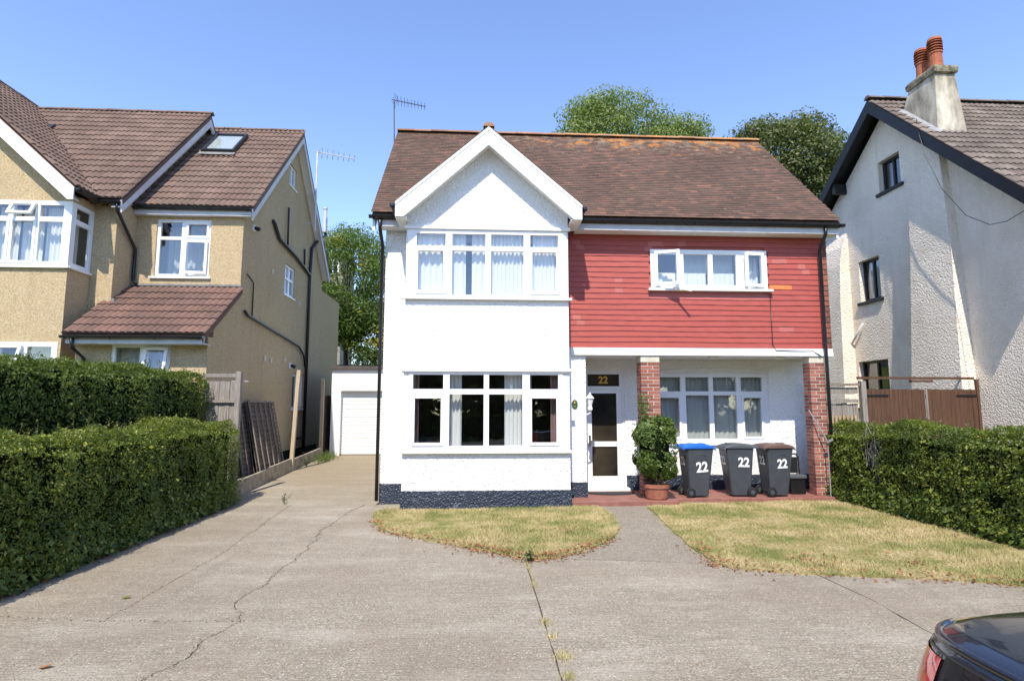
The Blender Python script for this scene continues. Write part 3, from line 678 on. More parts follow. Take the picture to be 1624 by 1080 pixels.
# bay
LW = (-1.33, 1.66, 1.10, 2.60); UW = (-1.40, 1.745, 4.06, 5.42)
m = MB.frame(FY(BY)); m.wall(BX0, BX1, -.05, [(BX0, 5.84), (.18, 7.27), (BX1, 5.86)], [LW, UW], -.2, 0); m.build('bay_wall', 'roughcast_white', mh)
m = MB.frame(FXn(BX0)); m.wall(BY + .201, 11.999, -.05, 5.46, [], -.2, 0); m.build('bay_side', 'roughcast_white', mh)
m = MB.frame(FXp(BX1)); m.wall(BY + .201, 11.999, -.05, 5.46, [], -.2, 0); m.build('bay_side', 'roughcast_white', mh)
m = MB(); m.box(BX0 + .02, BX1 - .02, BY + .02, 12.3, 2.78, 3.6); m.build('bay_floor', 'plaster_inside', mh)
m = MB(); m.box(BX0 + .2, BX1 - .2, BY + .2, 12.3, 5.47, 5.55); m.build('bay_ceiling', 'plaster_inside', mh)
m = MB(); m.box(BX0 - .05, BX1 + .06, BY - .06, BY - .001, 2.605, 2.665); m.box(BX0 - .03, BX1 + .04, BY - .035, BY - .001, 2.575, 2.604); m.build('window_hood', 'white_paint', mh, bevel=.006)
m = MB(); m.box(BX0 - .04, BX1 + .045, BY - .05, BY - .001, 5.423, 5.49); m.build('window_hood', 'white_paint', mh, bevel=.006)
cu = [(-1.23, -.66), (-.53, .13), (.24, .89), (1.02, 1.58)]
pu = [(a, b, 5.09, 5.34) for a, b in cu] + [(cu[0][0] + .03, cu[0][1] - .03, 4.18, 4.99), (*cu[1], 4.11, 5.0), (*cu[2], 4.11, 5.0), (cu[3][0] + .03, cu[3][1] - .03, 4.18, 4.99)]
wn = window(mh, FY(BY), *UW[:2], 4.06, 5.42, pu, sash=(4, 7), inset=-.012, sill=(BX0 - .09, BX1 + .06, .085))
F1 = FY(BY)
for a, b in ((-1.35, -.60), (-.58, -.26), (-.14, .17), (.2, .95), (1.08, 1.66)): curtain(wn, F1, a, b, 4.08, 5.42, -.14, 'curtain_white', .07 + .05 * random.random(), .014 + .016 * random.random())
cl = [(-1.25, -.67), (-.55, .11), (.21, .86), (1.00, 1.56)]
pl = [(a, b, 2.27, 2.545) for a, b in cl] + [(cl[0][0] + .035, cl[0][1] - .03, 1.24, 2.10), (*cl[1], 1.19, 2.17), (*cl[2], 1.19, 2.17), (cl[3][0] + .03, cl[3][1] - .035, 1.24, 2.10)]
wn = window(mh, FY(BY), *LW[:2], 1.10, 2.60, pl, sash=(4, 7), inset=-.012, sill=(BX0 - .07, BX1 + .03, .08))
curtain(wn, F1, -.57, -.32, 1.1, 2.58, -.22, 'curtain_white', .075, .025); curtain(wn, F1, .52, .87, 1.1, 2.58, -.22, 'curtain_white', .075, .025)
curtain(wn, F1, -1.29, -1.15, 1.1, 2.58, -.20, 'curtain_rose', .06, .02); curtain(wn, F1, 1.43, 1.60, 1.1, 2.58, -.2, 'curtain_rose', .06, .02); curtain(wn, F1, 1.0, 1.05, 1.1, 2.58, -.2, 'curtain_white', .06, .015)
# red wall window
cr = [(3.80, 4.24), (4.39, 4.93), (5.03, 5.55), (5.73, 6.10)]
wn = window(mh, FY(FYm), 3.67, 6.23, 4.43, 5.29, [(a, b, 4.52, 5.19) for a, b in cr], inset=-.035, sill=(3.60, 6.31, .12), opened={0: ('L', 24), 3: ('R', 9)})
for a, b in ((3.72, 4.3), (4.33, 4.95), (5.0, 5.6), (5.68, 6.15)): curtain(wn, FY(FYm), a, b, 4.45, 4.83 if a < 5.6 else 5.2, -.2, 'curtain_white', .11, .02)
curtain(wn, FY(FYm), 4.33, 5.6, 4.82, 5.28, -.26, 'curtain_grey', .12, .01)
m = MB(); m.tube([(4.12, 11.86, 4.44), (4.42, 11.62, 4.32)], .02, 6); m.build('window_stay', 'upvc', wn)
# porch window
cp = [(4.10, 4.56), (4.72, 5.26), (5.36, 5.90), (6.05, 6.47)]
pp = [(a - (.04 if i in (0, 3) else 0), b + (.04 if i in (0, 3) else 0), 2.28, 2.60) for i, (a, b) in enumerate(cp)] + [(cp[0][0], cp[0][1], 1.25, 2.14), (*cp[1], 1.21, 2.19), (*cp[2], 1.21, 2.19), (cp[3][0], cp[3][1], 1.25, 2.14)]
wn = window(mh, FY(12.95), 4.02, 6.64, 1.12, 2.70, pp, sash=(4, 7), inset=.05, sill=(3.95, 6.70, .05))
m = MB.frame(FY(12.95))
curtain(wn, FY(12.95), 4.06, 6.60, 1.14, 2.66, -.20, 'blind', .115, .014, 'vertical_blind')
m = MB(); arc = [(4.0 + 2.66 * i / 12, 2.735 + .055 * math.sin(math.pi * i / 12)) for i in range(13)]
m.tube([(x, 12.94, z) for x, z in arc], .018, 6); m.build('window_arch', 'white_paint', mh)
# door
m = MB.frame(FY(12.95)); m.wall(2.40, 3.30, .16, 2.72, [(2.46, 3.19, 2.39, 2.66), (2.45, 3.24, .20, 2.32)], -.12, -.03); dr = m.build('door', 'upvc', mh, 'white framed front door with dark glass panels', bevel=.004)
m = MB.frame(FY(12.95)); m.wall(2.452, 3.238, .202, 2.318, [(2.55, 3.12, 1.16, 2.23), (2.55, 3.12, .40, 1.05)], -.11, -.05); m.build('door_leaf', 'upvc', dr, bevel=.004)
for v0, v1 in ((1.157, 2.233), (.397, 1.053)): MB.frame(FY(12.95)).box(2.547, 3.123, v0, v1, -.09, -.08).build('pane', 'frosted_dark', dr)
MB.frame(FY(12.95)).box(2.457, 3.193, 2.387, 2.663, -.09, -.08).build('fanlight', 'frosted_dark', dr)
text_mesh('house_number', '22', .22, FY(12.95), 2.83, 2.525, -.077, 'gold', dr, .025)
m = MB.frame(FY(12.95)); m.box(2.475, 2.52, 1.05, 1.3, -.05, -.03); m.box(2.48, 2.60, 1.16, 1.185, -.03, .01); m.build('door_handle', 'chrome', dr, bevel=.004)
m = MB(); m.box(2.38, 3.34, 12.78, 12.948, .10, .165); m.build('doorstep', 'white_paint', mh, bevel=.01)
# lantern and plaque
m = MB(); m.lathe((2.36, 12.2, 1.95), [(.012, -.10), (.05, -.09), (.055, -.06), (.04, .0), (.075, .14), (.08, .15), (.095, .155), (.06, .20), (.025, .235), (.012, .28)], 8)
ln = m.build('wall_lantern', 'white_paint', mh)
m = MB(); m.tube([(2.24, 12.2, 1.80), (2.30, 12.2, 1.77), (2.36, 12.2, 1.80), (2.36, 12.2, 1.86)], .014, 6); m.lathe((2.241, 12.2, 1.80), [(.05, 0), (.05, .02)], 12, (1, 0, 0)); m.build('lantern_bracket', 'white_paint', ln)
m = MB(); m.add([(2.0 + .062 * math.cos(a), 12 - d, 1.98 + .092 * math.sin(a)) for d in (.0005, .02) for a in [2 * math.pi * i / 20 for i in range(20)]], [tuple(range(20)), tuple(range(20, 40))] + [(i, (i + 1) % 20, 20 + (i + 1) % 20, 20 + i) for i in range(20)])
pq = m.build('wall_plaque', 'plaque_green', mh)
m = MB(); m.box(1.99, 2.01, 11.974, 11.979, 2.0, 2.04); m.box(1.98, 2.02, 11.974, 11.979, 1.935, 1.943); m.build('plaque_emblem', 'gold', pq)
# brick pillars
def pillar(x0, x1, y0, y1, z0, z1):
    m = MB(); m.box(x0 + .006, x1 - .006, y0 + .006, y1 - .006, z0, z1); p = m.build('brick_pillar', 'mortar', mh)
    MB().box(x0, x1, y0, y1, z1 + .001, 2.998).build('pillar_cap', 'cream_render', mh)
    n = int(round((z1 - z0) / .075)); h = (z1 - z0) / n; Wd = x1 - x0; D = y1 - y0; big = Wd * .64 - .007; sm = Wd * .36 - .007; mes = {}
    def br(cx, cy, cz, a, b):
        key = (round(a, 3), round(b, 3))
        if key not in mes:
            q = MB(); q.box(-a / 2, a / 2, -b / 2, b / 2, -(h - .015) / 2, (h - .015) / 2); mes[key] = piece_mesh('brick', [tuple(v) for v in q.v], q.f, 'brick')
        piece('brick', mes[key], p, Matrix.Translation((cx + random.uniform(-.002, .002), cy + random.uniform(-.002, .002), cz)) @ Matrix.Rotation(random.uniform(-.006, .006), 4, 'Z'))
    for i in range(n):
        z = z0 + (i + .5) * h; fd = .11
        a, b = (big, sm) if i % 2 else (sm, big)
        br(x0 + a / 2, y0 + fd / 2, z, a, fd); br(x1 - b / 2, y0 + fd / 2, z, b, fd)
        dd = D - fd - .01; br(x0 + .055, y1 - dd / 2, z, .11, dd); br(x1 - .055, y1 - dd / 2, z, .11, dd)
pillar(3.40, 3.80, 11.96, 12.28, .10, 2.86); pillar(7.05, 7.38, 11.96, 12.22, .10, 2.86)
# tile hanging
bk = MB.frame(FY(12.005)).wall(1.90, XR + .01, 3.165, 5.68, [(3.69, 6.21, 4.45, 5.27)], -.023, 0).build('tile_hanging', 'red_paint', mh, 'red painted tile hung upper wall')
tw, tg = .165, .1155
vsT, fsT = plain_tile(tw + .0022, tg, 1.5, .012, .024)
meR = {k: piece_mesh('wall_tile', vsT, fsT, k) for k in ('red_paint', 'pink_patch', 'orange_patch', 'tile_hung_brown')}
bF = frame4((1.90, 12.0, 3.17), (1, 0, 0), (0, 0, 1)); cnt = 0; stV, stF = [], []; offn = 0; V0 = np.array(vsT)
for r_ in range(22):
    for c_ in range(-1, 36):
        u = c_ * tw - (tw / 2 if r_ % 2 else 0); x0_, x1_ = 1.90 + u, 1.90 + u + tw; z = 3.17 + r_ * tg
        if x1_ < 1.93 or x0_ > XR - .02: continue
        ws_ = 1.0
        if x0_ < 1.90: ws_ = (x1_ - 1.90) / tw; u = 0
        if x1_ > XR + .01: ws_ = (XR + .01 - x0_) / tw
        if 3.67 < x0_ + tw * .5 < 6.23 and 4.36 < z + tg * .7 < 5.33: continue
        zt = z + tg * 1.5
        if zt > 5.72: z -= .0
        mat_ = 'red_paint'; xm = x0_ + tw / 2
        if xm > 7.46: mat_ = 'tile_hung_brown'
        elif 6.28 < xm < 6.85 and r_ == 11: mat_ = 'orange_patch'
        elif (r_, c_) in ((19, 11), (19, 12), (19, 15), (18, 10), (16, 27), (16, 28), (15, 31), (14, 31), (12, 6), (10, 6), (3, 28), (3, 29), (19, 1), (18, 1), (5, 1), (4, 1)) or (3.62 < xm < 6.25 and 4.25 < z + .06 < 4.36): mat_ = 'pink_patch'
        m4 = bF @ Matrix.Translation((u, r_ * tg + random.uniform(-.0025, .0025) + .006 * math.sin(xm * 1.7 + r_ * .9), random.uniform(0, .003))) @ Matrix.Rotation(random.uniform(-.0025, .0025), 4, 'Z') @ Matrix.Diagonal((ws_, 1, 1, 1))
        if mat_ != 'red_paint' or (cnt < 236 and (r_ < 7 or (r_ > 9 and c_ % 3 == 0))): piece('wall_tile', meR[mat_], bk, m4); cnt += 1
        else:
            A = np.array(m4); stV.append(V0 @ A[:3, :3].T + A[:3, 3]); stF += [tuple(offn + i for i in f) for f in fsT]; offn += 8
V = np.concatenate(stV); cc = (V.min(0) + V.max(0)) / 2; me_ = bpy.data.meshes.new('wall_tiles'); me_.from_pydata((V - cc).tolist(), [], stF); me_.materials.append(M('red_paint'))
o = bpy.data.objects.new('wall_tiles', me_); link(o, bk, cc); o['kind'] = 'stuff'
pipe(mh, [(6.27, 11.965, 4.35), (6.27, 11.96, 3.25), (6.32, 11.94, 3.12), (7.1, 11.92, 3.12), (7.3, 11.92, 3.0)], .008, 'black_plastic', 'cable')
# roof
EY, EZ, RY, RZ = 11.58, 5.86, 15.0, 9.24
RX0, RX1 = -2.20, 7.72
m = MB(); m.prism([(RX0 + .02, EY + .03, EZ - .02), (RX0 + .02, RY, RZ - .02), (RX0 + .02, 18.42, EZ - .02), (RX0 + .02, 18.38, EZ - .13), (RX0 + .02, RY, RZ - .15), (RX0 + .02, EY + .08, EZ - .13)], (RX1 - RX0 - .04, 0, 0))
rf = m.build('roof', 'tile_main', mh)
sl = Vector((0, RY - EY, RZ - EZ))
def on_main(p):   # leave out what the bay gable covers
    h = 7.40 - abs(p.x - .18) * .87
    return not (p.z < h - .12)
tile_roof(rf, (RX0, EY, EZ), (1, 0, 0), sl, RX1 - RX0, sl.length, .165, .100, 'plain', 'tile_main', 270, keep=on_main)
ridge_tiles(rf, (RX0, RY, RZ + .02), (RX1, RY, RZ + .02), 'tile_ridge', .45, .11)
for a_, b_ in ((XL - .12, -1.62), (2.02, XR + .1)): MB().box(a_, b_, 11.66, 11.69, 5.60, 5.80).build('fascia', 'grey_white_board', mh)
for a_, b_ in ((XL - .12, BX0 - .05), (2.02, XR + .1)): MB().box(a_, b_, 11.691, 11.97, 5.60, 5.62).build('soffit', 'white_paint', mh)
for x, d in ((RX0 + .02, .05), (RX1 - .07, .05)):
    m = MB(); m.prism([(x, EY + .1, EZ - .16), (x, RY, RZ - .17), (x, 18.3, EZ - .16), (x, 18.3, EZ - .34), (x, RY, RZ - .36), (x, EY + .1, EZ - .34)], (d, 0, 0)); m.build('bargeboard', 'white_paint', mh)
gutter(mh, (-2.24, 11.60, 5.80), (-1.66, 11.60, 5.80)); gutter(mh, (2.05, 11.60, 5.80), (7.78, 11.60, 5.79))
# bay gable roof
GZ, GX, GE0, GE1, gy = 7.43, .18, -1.60, 2.0, 10.95
k = (GZ - 5.87) / (GX - GE0)
m = MB(); m.prism([(GX, gy + .02, GZ), (GE0, gy + .02, 5.87), (GE0, gy + .02, 5.77), (GX, gy + .02, GZ - .12), (GE1, gy + .02, 5.79), (GE1, gy + .02, 5.89)], (0, 2.6, 0))
gr = m.build('gable_roof', 'tile_main', mh)
for sgn, e in ((-1, GE0), (1, GE1)):
    if sgn < 0: tile_roof(gr, (e - .02, gy + 2.6, 5.875), (0, -1, 0), (GX - e, 0, GZ - 5.87), 2.6, 2.36, .165, .1, 'plain', 'tile_main', 0)
    else: tile_roof(gr, (e + .02, gy, 5.885), (0, 1, 0), (GX - e, 0, GZ - 5.88), 2.6, 2.36, .165, .1, 'plain', 'tile_main', 0)
ridge_tiles(gr, (GX, gy - .02, GZ + .02), (GX, gy + 2.0, GZ + .02), 'tile_ridge', .45, .11)
for s_, e in ((-1, GE0 - .02), (1, GE1 + .02)):
    m = MB(); m.prism([(GX, gy - .02, GZ - .005), (e, gy - .02, 5.86), (e, gy - .02, 5.57), (e - s_ * .16, gy - .02, 5.57), (GX, gy - .02, GZ - .37)], (0, .035, 0)); bb_ = m.build('bargeboard', 'white_paint', mh, bevel=.004)
    m = MB(); m.prism([(GX, gy - .032, GZ - .003), (e, gy - .032, 5.862), (e, gy - .032, 5.80), (GX, gy - .032, GZ - .07)], (0, .011, 0)); m.build('verge_trim', 'white_paint', bb_)
    m = MB(); m.prism([(GX, gy + .016, GZ - .30), (e - s_ * .10, gy + .016, 5.62), (e - s_ * .10, gy + .016, 5.60), (GX, gy + .016, GZ - .32)], (0, .29, 0)); m.build('soffit', 'white_paint', mh)
    m = MB(); xa, xb = (e, e - s_ * .22); m.box(min(xa, xb), max(xa, xb), gy + .016, 11.66, 5.56, 5.585); m.build('soffit_end', 'white_paint', mh)
    gutter(mh, (e + s_ * .06, gy - .0, 5.84), (e + s_ * .06, 11.6, 5.84), .055)
# downpipes
pipe(mh, [(-2.02, 11.62, 5.76), (-2.02, 11.64, 5.55), (-2.0, 11.9, 5.25), (-2.0, 11.92, 3.0), (-2.0, 11.92, .08)], .036)
pipe(mh, [(7.385, 11.62, 5.74), (7.385, 11.64, 5.58), (7.385, 11.88, 5.3), (7.385, 11.88, 3.0), (7.385, 11.88, .05)], .036)
# aerial
def aerial(loc_b, loc_t, end, label, mat, n, el, cat='aerial', th=1.0):
    b, t_, e = Vector(loc_b), Vector(loc_t), Vector(end); a = thing('television_aerial', b, label, cat)
    m = MB(); m.tube([b, t_], .017 * th, 6); m.build('mast', mat, a)
    m = MB(); m.tube([t_ - (e - t_) * .08, e], .011 * th, 5); m.build('boom', mat, a); d = (e - t_).normalized(); s = d.cross(Vector((0, 0, 1))).normalized(); up = s.cross(d)
    for i in range(n):
        p = t_ + (e - t_) * (.12 + .86 * i / (n - 1)); L = el * (1 - .4 * i / n); m = MB()
        m.tube([p - (s * .8 + up * .6) * L, p + (s * .8 + up * .6) * L], .006 * th, 4); m.tube([p - (s * .8 - up * .6) * L * .8, p + (s * .8 - up * .6) * L * .8], .005 * th, 4); m.build('element', mat, a)
    m = MB(); c_ = t_ + (e - t_) * .03
    for q in (-.12, -.06, 0, .06, .12): m.tube([c_ + up * q - s * .16, c_ + up * q + s * .16], .005 * th, 4)
    m.build('reflector', mat, a); return a
aerial((-2.26, 14.9, 8.5), (-2.30, 14.9, 10.1), (-1.45, 14.75, 9.86), 'thin dark television aerial on the ridge of the white house', 'aerial_dark', 9, .14)

# ================================================================== LEFT HOUSE (pebbledash)
lh = thing('pebbledash_house', (-9.5, 17, 0), 'tan pebbledash house with brown tiled roofs and white windows', 'house')
SX = -6.1
# wing B side wall
m = MB.frame(FXp(SX)); m.wall(15.251, 22.6, -.05, [(15.251, 7.25), (18.77, 10.75), (22.6, 7.0)], [(18.33, 19.33, 5.46, 6.45), (18.33, 19.05, 9.05, 9.75), (19.5, 20.75, 1.86, 3.02)], -.25, 0); m.build('side_wall', 'pebbledash', lh)
m = MB(); m.box(SX - 2.2, SX - .25, 22.61, 26.5, 0, 6.6); m.build('rear_wing', 'pebbledash', lh)
m = MB.frame(FXp(SX)); m.wall(13.651, 14.999, -.05, [(13.651, 3.70), (15, 4.85)], [], -.25, 0); m.build('porch_side_wall', 'pebbledash', lh)
window(lh, FXp(SX), 18.33, 19.33, 5.46, 6.45, [(18.40, 18.80, 6.05, 6.38), (18.88, 19.26, 6.05, 6.38), (18.40, 18.80, 5.53, 5.97), (18.88, 19.26, 5.53, 5.97)], inset=.05, sill=(18.3, 19.36, .04))
window(lh, FXp(SX), 18.33, 19.05, 9.05, 9.75, [(18.40, 18.66, 9.12, 9.68), (18.73, 18.98, 9.12, 9.68)], inset=.05, sill=(18.3, 19.08, .04))
window(lh, FXp(SX), 19.5, 20.75, 1.86, 3.02, [(19.58, 20.08, 1.94, 2.94), (20.17, 20.67, 1.94, 2.94)], inset=.05, sill=(19.45, 20.8, .05))
# wing B front
m = MB.frame(FY(15.0)); m.wall(-8.79, SX, -.05, 7.05, [(-8.27, -6.92, 5.22, 6.74)], -.25, 0); m.build('front_wall', 'pebbledash', lh)
wn = window(lh, FY(15.0), -8.27, -6.92, 5.22, 6.74, [(-8.19, -7.66, 6.28, 6.66), (-8.19, -7.66, 5.30, 6.20), (-7.50, -7.02, 6.30, 6.62), (-7.50, -7.02, 5.34, 6.14)], sash=(2,), inset=.04, sill=(-8.36, -6.85, .06), opened={3: ('R', 7)})
curtain(wn, FY(15.0), -8.25, -6.95, 5.3, 6.7, -.6, 'curtain_grey', .14, .03)
# lean-to front
m = MB.frame(FY(13.4)); m.wall(-8.95, SX, -.05, 3.50, [(-8.2, -6.9, 2.45, 3.33)], -.25, 0); m.build('porch_front_wall', 'pebbledash', lh)
wn = window(lh, FY(13.4), -8.2, -6.9, 2.45, 3.33, [(-8.12, -7.58, 2.53, 3.25), (-7.42, -6.99, 2.55, 3.22)], inset=.03, sill=(-8.28, -6.82, .06), opened={1: ('T', 10)})
curtain(wn, FY(13.4), -8.18, -6.92, 2.5, 3.3, -.22, 'blind', .1, .012)
# block A corner
AX = -8.79; AY = 14.22
m = MB.frame(FY(AY)); m.wall(-9.32, AX, -.05, 7.0, [], -.25, 0); m.build('front_wall', 'pebbledash', lh)
m = MB.frame(FXp(AX)); m.wall(AY + .251, 22, -.05, [(AY + .251, 7.1), (18.14, 10.95), (22, 6.9)], [], -.25, 0); m.build('side_wall', 'pebbledash', lh)
# front wing with bay
GX0, GX1, GYf = -18.8, -9.32, 13.46
ub = (-11.9, GX1, 5.095, 6.615)
m = MB.frame(FY(GYf)); m.wall(GX0, GX1, -.05, 5.09, [(-11.9, GX1 - .06, 1.6, 3.36)], -.25, 0); m.wall(GX0, -11.9, 5.0901, 6.62, [], -.25, 0); m.wall(GX0, GX1, 6.6201, [(GX0, 6.75), (-14.06, 11.05), (GX1, 6.75)], [], -.25, 0); m.build('front_wall', 'pebbledash', lh)
m = MB.frame(FXp(GX1)); m.wall(GYf + .251, 14.219, -.05, 5.09, [], -.2, 0); m.wall(GYf + .251, 14.219, 6.6201, 6.8, [], -.2, 0); m.build('bay_side', 'pebbledash', lh)
m = MB(); m.box(GX0, GX0 + .25, GYf + .26, 22, -.05, 6.8); m.box(GX0, SX - .26, 21.8, 22, -.05, 6.8); m.build('rear_wall', 'pebbledash', lh)
m = MB(); m.box(GX0 + .3, SX - .3, 15.3, 21.7, 3.4, 3.6); m.box(GX0 + .3, GX1 - .3, GYf + .3, 15.3, 3.4, 4.9); m.box(GX0 + .3, -8.9, 14.5, 21.7, 6.85, 6.95); m.box(-8.78, SX - .3, 15.3, 21.7, 6.9, 7.0); m.build('upper_floor', 'plaster_inside', lh)
pb = []
for a, b in ((-11.80, -11.25), (-11.12, -10.70), (-10.58, -10.12), (-10.02, -9.50)):
    pb += [(a, b, 6.24, 6.52), (a, b, 5.20, 6.13)]
wn = window(lh, FY(GYf), *ub, pb, sash=(3, 5), inset=-.012, sill=(-12, GX1 + .05, .07), opened={4: ('T', 26)})
for a, b in ((-11.1, -10.65), (-10.6, -10.1), (-10.05, -9.52)): curtain(wn, FY(GYf), a, b, 5.15, 6.55, -.3, 'curtain_white', .09, .025)
wn = window(lh, FXp(GX1), GYf + .065, 14.218, 5.095, 6.615, [(GYf + .15, 14.13, 6.24, 6.52), (GYf + .15, 14.13, 5.20, 6.13)], inset=.002, sill=(GYf - .03, 14.218, .06))
curtain(wn, FXp(GX1), GYf + .3, 14.1, 5.12, 6.5, -.25, 'curtain_grey', .09, .02)
pb = [(a, b, 1.9, 3.26) for a, b in ((-11.80, -11.25), (-11.12, -10.70), (-10.02, -9.50))] + [(-10.58, -10.14, 2.85, 3.25)]
wn = window(lh, FY(GYf), -11.9, GX1 - .06, 1.6, 3.36, pb, sash=(), inset=-.012, sill=(-12, GX1 + .05, .07), opened={3: ('T', 18)})
curtain(wn, FY(GYf), -11.8, -9.5, 1.65, 3.3, -.25, 'blind', .1, .012)
# roofs
def roof_sheet(house, pts, vec, mat, name='roof'):
    m = MB(); m.prism(pts, vec); return m.build(name, mat, house)
# B
rB = roof_sheet(lh, [(-8.9, 14.86, 7.02), (-8.9, 18.77, 10.97), (-8.9, 22.68, 7.02), (-8.9, 22.68, 6.92), (-8.9, 18.77, 10.84), (-8.9, 14.90, 6.92)], (3.08, 0, 0), 'tile_left')
s_ = Vector((0, 18.77 - 14.82, 10.99 - 7.0)); nB = tile_roof(rB, (-8.86, 14.82, 7.02), (1, 0, 0), s_, 3.06, s_.length - .1, .306, .355, 'roman', 'tile_left', 170, bond=False)
ridge_tiles(rB, (-8.86, 18.77, 11.0), (-5.8, 18.77, 11.0), 'tile_left', .45, .12)
for (a, b) in (((-5.86, 14.84, 6.98), (-5.86, 18.77, 10.92)), ((-5.86, 22.7, 6.98), (-5.86, 18.77, 10.92))):
    m = MB(); m.prism([a, b, (b[0], b[1], b[2] - .30), (a[0], a[1] + (.06 if a[1] < 18 else -.06), a[2] - .26)], (.035, 0, 0)); m.build('bargeboard', 'grey_white_board', lh)
    m = MB(); m.prism([(SX + .001, a[1], a[2] - .16), (SX + .001, b[1], b[2] - .16), (-5.861, b[1], b[2] - .16), (-5.861, a[1], a[2] - .16)], (0, 0, .015)); m.build('soffit', 'white_paint', lh)
m = MB(); m.box(-8.78, -5.87, 14.84, 14.87, 6.80, 6.97); m.build('fascia', 'grey_white_board', lh)
m = MB(); m.box(-8.78, -5.87, 14.871, 14.999, 6.80, 6.82); m.build('soffit', 'grey_white_board', lh)
gutter(lh, (-8.78, 14.79, 6.98), (-5.84, 14.79, 6.98))
# skylight on B
m4 = frame4((-8.34, 17.22, 9.475), (1, 0, 0), s_)
def local_box(m4, a0, a1, b0, b1, c0, c1):
    q = MB(); q.box(a0, a1, b0, b1, c0, c1); q.v = [m4 @ v for v in q.v]; return q
fr_ = MB()
for bx in ((0, .96, 0, .09), (0, .96, 1.30, 1.39), (0, .07, .09, 1.30), (.89, .96, .09, 1.30)): fr_.v += []; q = local_box(m4, *bx, .03, .15); b0 = len(fr_.v); fr_.v += q.v; fr_.f += [tuple(b0 + i for i in f) for f in q.f]
sk_ = fr_.build('skylight', 'black_plastic', lh); local_box(m4, .07, .89, .09, 1.30, .115, .125).build('pane', 'glass', sk_); local_box(m4, .08, .88, .1, 1.29, .08, .09).build('blind', 'curtain_grey', sk_); local_box(m4, -.05, 1.0, -.18, -.001, .07, .08).build('flashing', 'flashing_grey', sk_)
# A
rA = roof_sheet(lh, [(-15.5, 13.98, 6.86), (-15.5, 18.14, 11.16), (-15.5, 22.3, 6.86), (-15.5, 22.3, 6.76), (-15.5, 18.14, 11.04), (-15.5, 14.02, 6.76)], (6.94, 0, 0), 'tile_left')
s_ = Vector((0, 18.14 - 13.95, 11.18 - 6.85))
tile_roof(rA, (-15.4, 13.95, 6.88), (1, 0, 0), s_, 6.86, s_.length - .1, .306, .355, 'roman', 'tile_left', 60, bond=False, keep=lambda p: p.z > 6.95 + .9 * (-9.17 - p.x) - .3)
ridge_tiles(rA, (-15.4, 18.14, 11.2), (-8.52, 18.14, 11.2), 'tile_left', .45, .12)
a, b = (-8.60, 13.96, 6.84), (-8.60, 18.14, 11.12)
m = MB(); m.prism([a, b, (b[0], b[1], b[2] - .34), (a[0], a[1] + .05, a[2] - .28)], (.04, 0, 0)); m.build('bargeboard', 'grey_white_board', lh)
b2 = (-8.60, 22.3, 6.84); m = MB(); m.prism([b2, b, (b[0], b[1], b[2] - .34), (b2[0], b2[1], b2[2] - .28)], (.04, 0, 0)); m.build('bargeboard', 'grey_white_board', lh)
m = MB(); m.prism([(AX + .001, a[1], a[2] - .17), (AX + .001, b[1], b[2] - .17), (-8.601, b[1], b[2] - .17), (-8.601, a[1], a[2] - .17)], (0, 0, .015)); m.build('soffit', 'grey_white_board', lh)
m4 = frame4((-13.1, 16.85, 9.85), (1, 0, 0), s_); local_box(m4, 0, .62, 0, .35, .02, .12).build('skylight', 'black_plastic', lh)
# G (front gable), right slope and left slope
rG = roof_sheet(lh, [(-14.05, 13.18, 11.30), (-9.13, 13.18, 6.87), (-9.13, 13.18, 6.77), (-14.05, 13.18, 11.17), (-19.0, 13.18, 6.77), (-19.0, 13.18, 6.87)], (0, 8.5, 0), 'tile_left')
sg = Vector((-14.05 + 9.10, 0, 11.32 - 6.85))
tile_roof(rG, (-9.10, 13.16, 6.88), (0, 1, 0), sg, 6.2, sg.length - .1, .306, .355, 'roman', 'tile_left', 0, bond=False, keep=lambda p: p.y < 14.4 + (-9.0 - p.x) * .95 + .3)
ridge_tiles(rG, (-14.05, 13.16, 11.34), (-14.05, 19, 11.34), 'tile_left', .45, .12)
for e in (-9.12, -19.0):
    s1 = 1 if e > -14 else -1
    m = MB(); m.prism([(-14.05, 13.14, 11.27), (e, 13.14, 6.84), (e, 13.14, 6.56), (e - s1 * .12, 13.14, 6.56), (-14.05, 13.14, 10.93)], (0, .035, 0)); m.build('bargeboard', 'white_paint', lh)
m = MB(); m.prism([(-14.05, 13.176, 11.0), (-9.2, 13.176, 6.63), (-9.2, 13.176, 6.615), (-14.05, 13.176, 10.98)], (0, .283, 0)); m.build('soffit', 'white_paint', lh)
gutter(lh, (-9.06, 13.16, 6.84), (-9.06, 14.5, 6.84), .055); gutter(lh, (-9.05, 13.93, 6.82), (-8.58, 13.93, 6.82), .055)
# lean-to roof over the porch
rL = roof_sheet(lh, [(-9.0, 13.06, 3.50), (-9.0, 14.999, 4.93), (-9.0, 14.999, 4.83), (-9.0, 13.09, 3.40)], (2.96, 0, 0), 'tile_leanto', 'porch_roof')
s_ = Vector((0, 15.0 - 13.02, 4.95 - 3.49)); tile_roof(rL, (-9.02, 13.02, 3.51), (1, 0, 0), s_, 3.02, s_.length - .15, .302, .335, 'roman', 'tile_leanto', 70, bond=False)
m = MB(); m.box(-8.79, -6.05, 14.93, 14.995, 4.97, 5.02); m.box(-8.78, -8.70, 14.2, 14.93, 4.42, 4.5); m.build('flashing', 'flashing_grey', lh)
m = MB(); m.box(-8.95, -6.03, 13.05, 13.08, 3.30, 3.46); m.build('fascia', 'grey_white_board', lh); m = MB(); m.box(-8.95, -6.03, 13.081, 13.399, 3.30, 3.32); m.build('soffit', 'grey_white_board', lh)
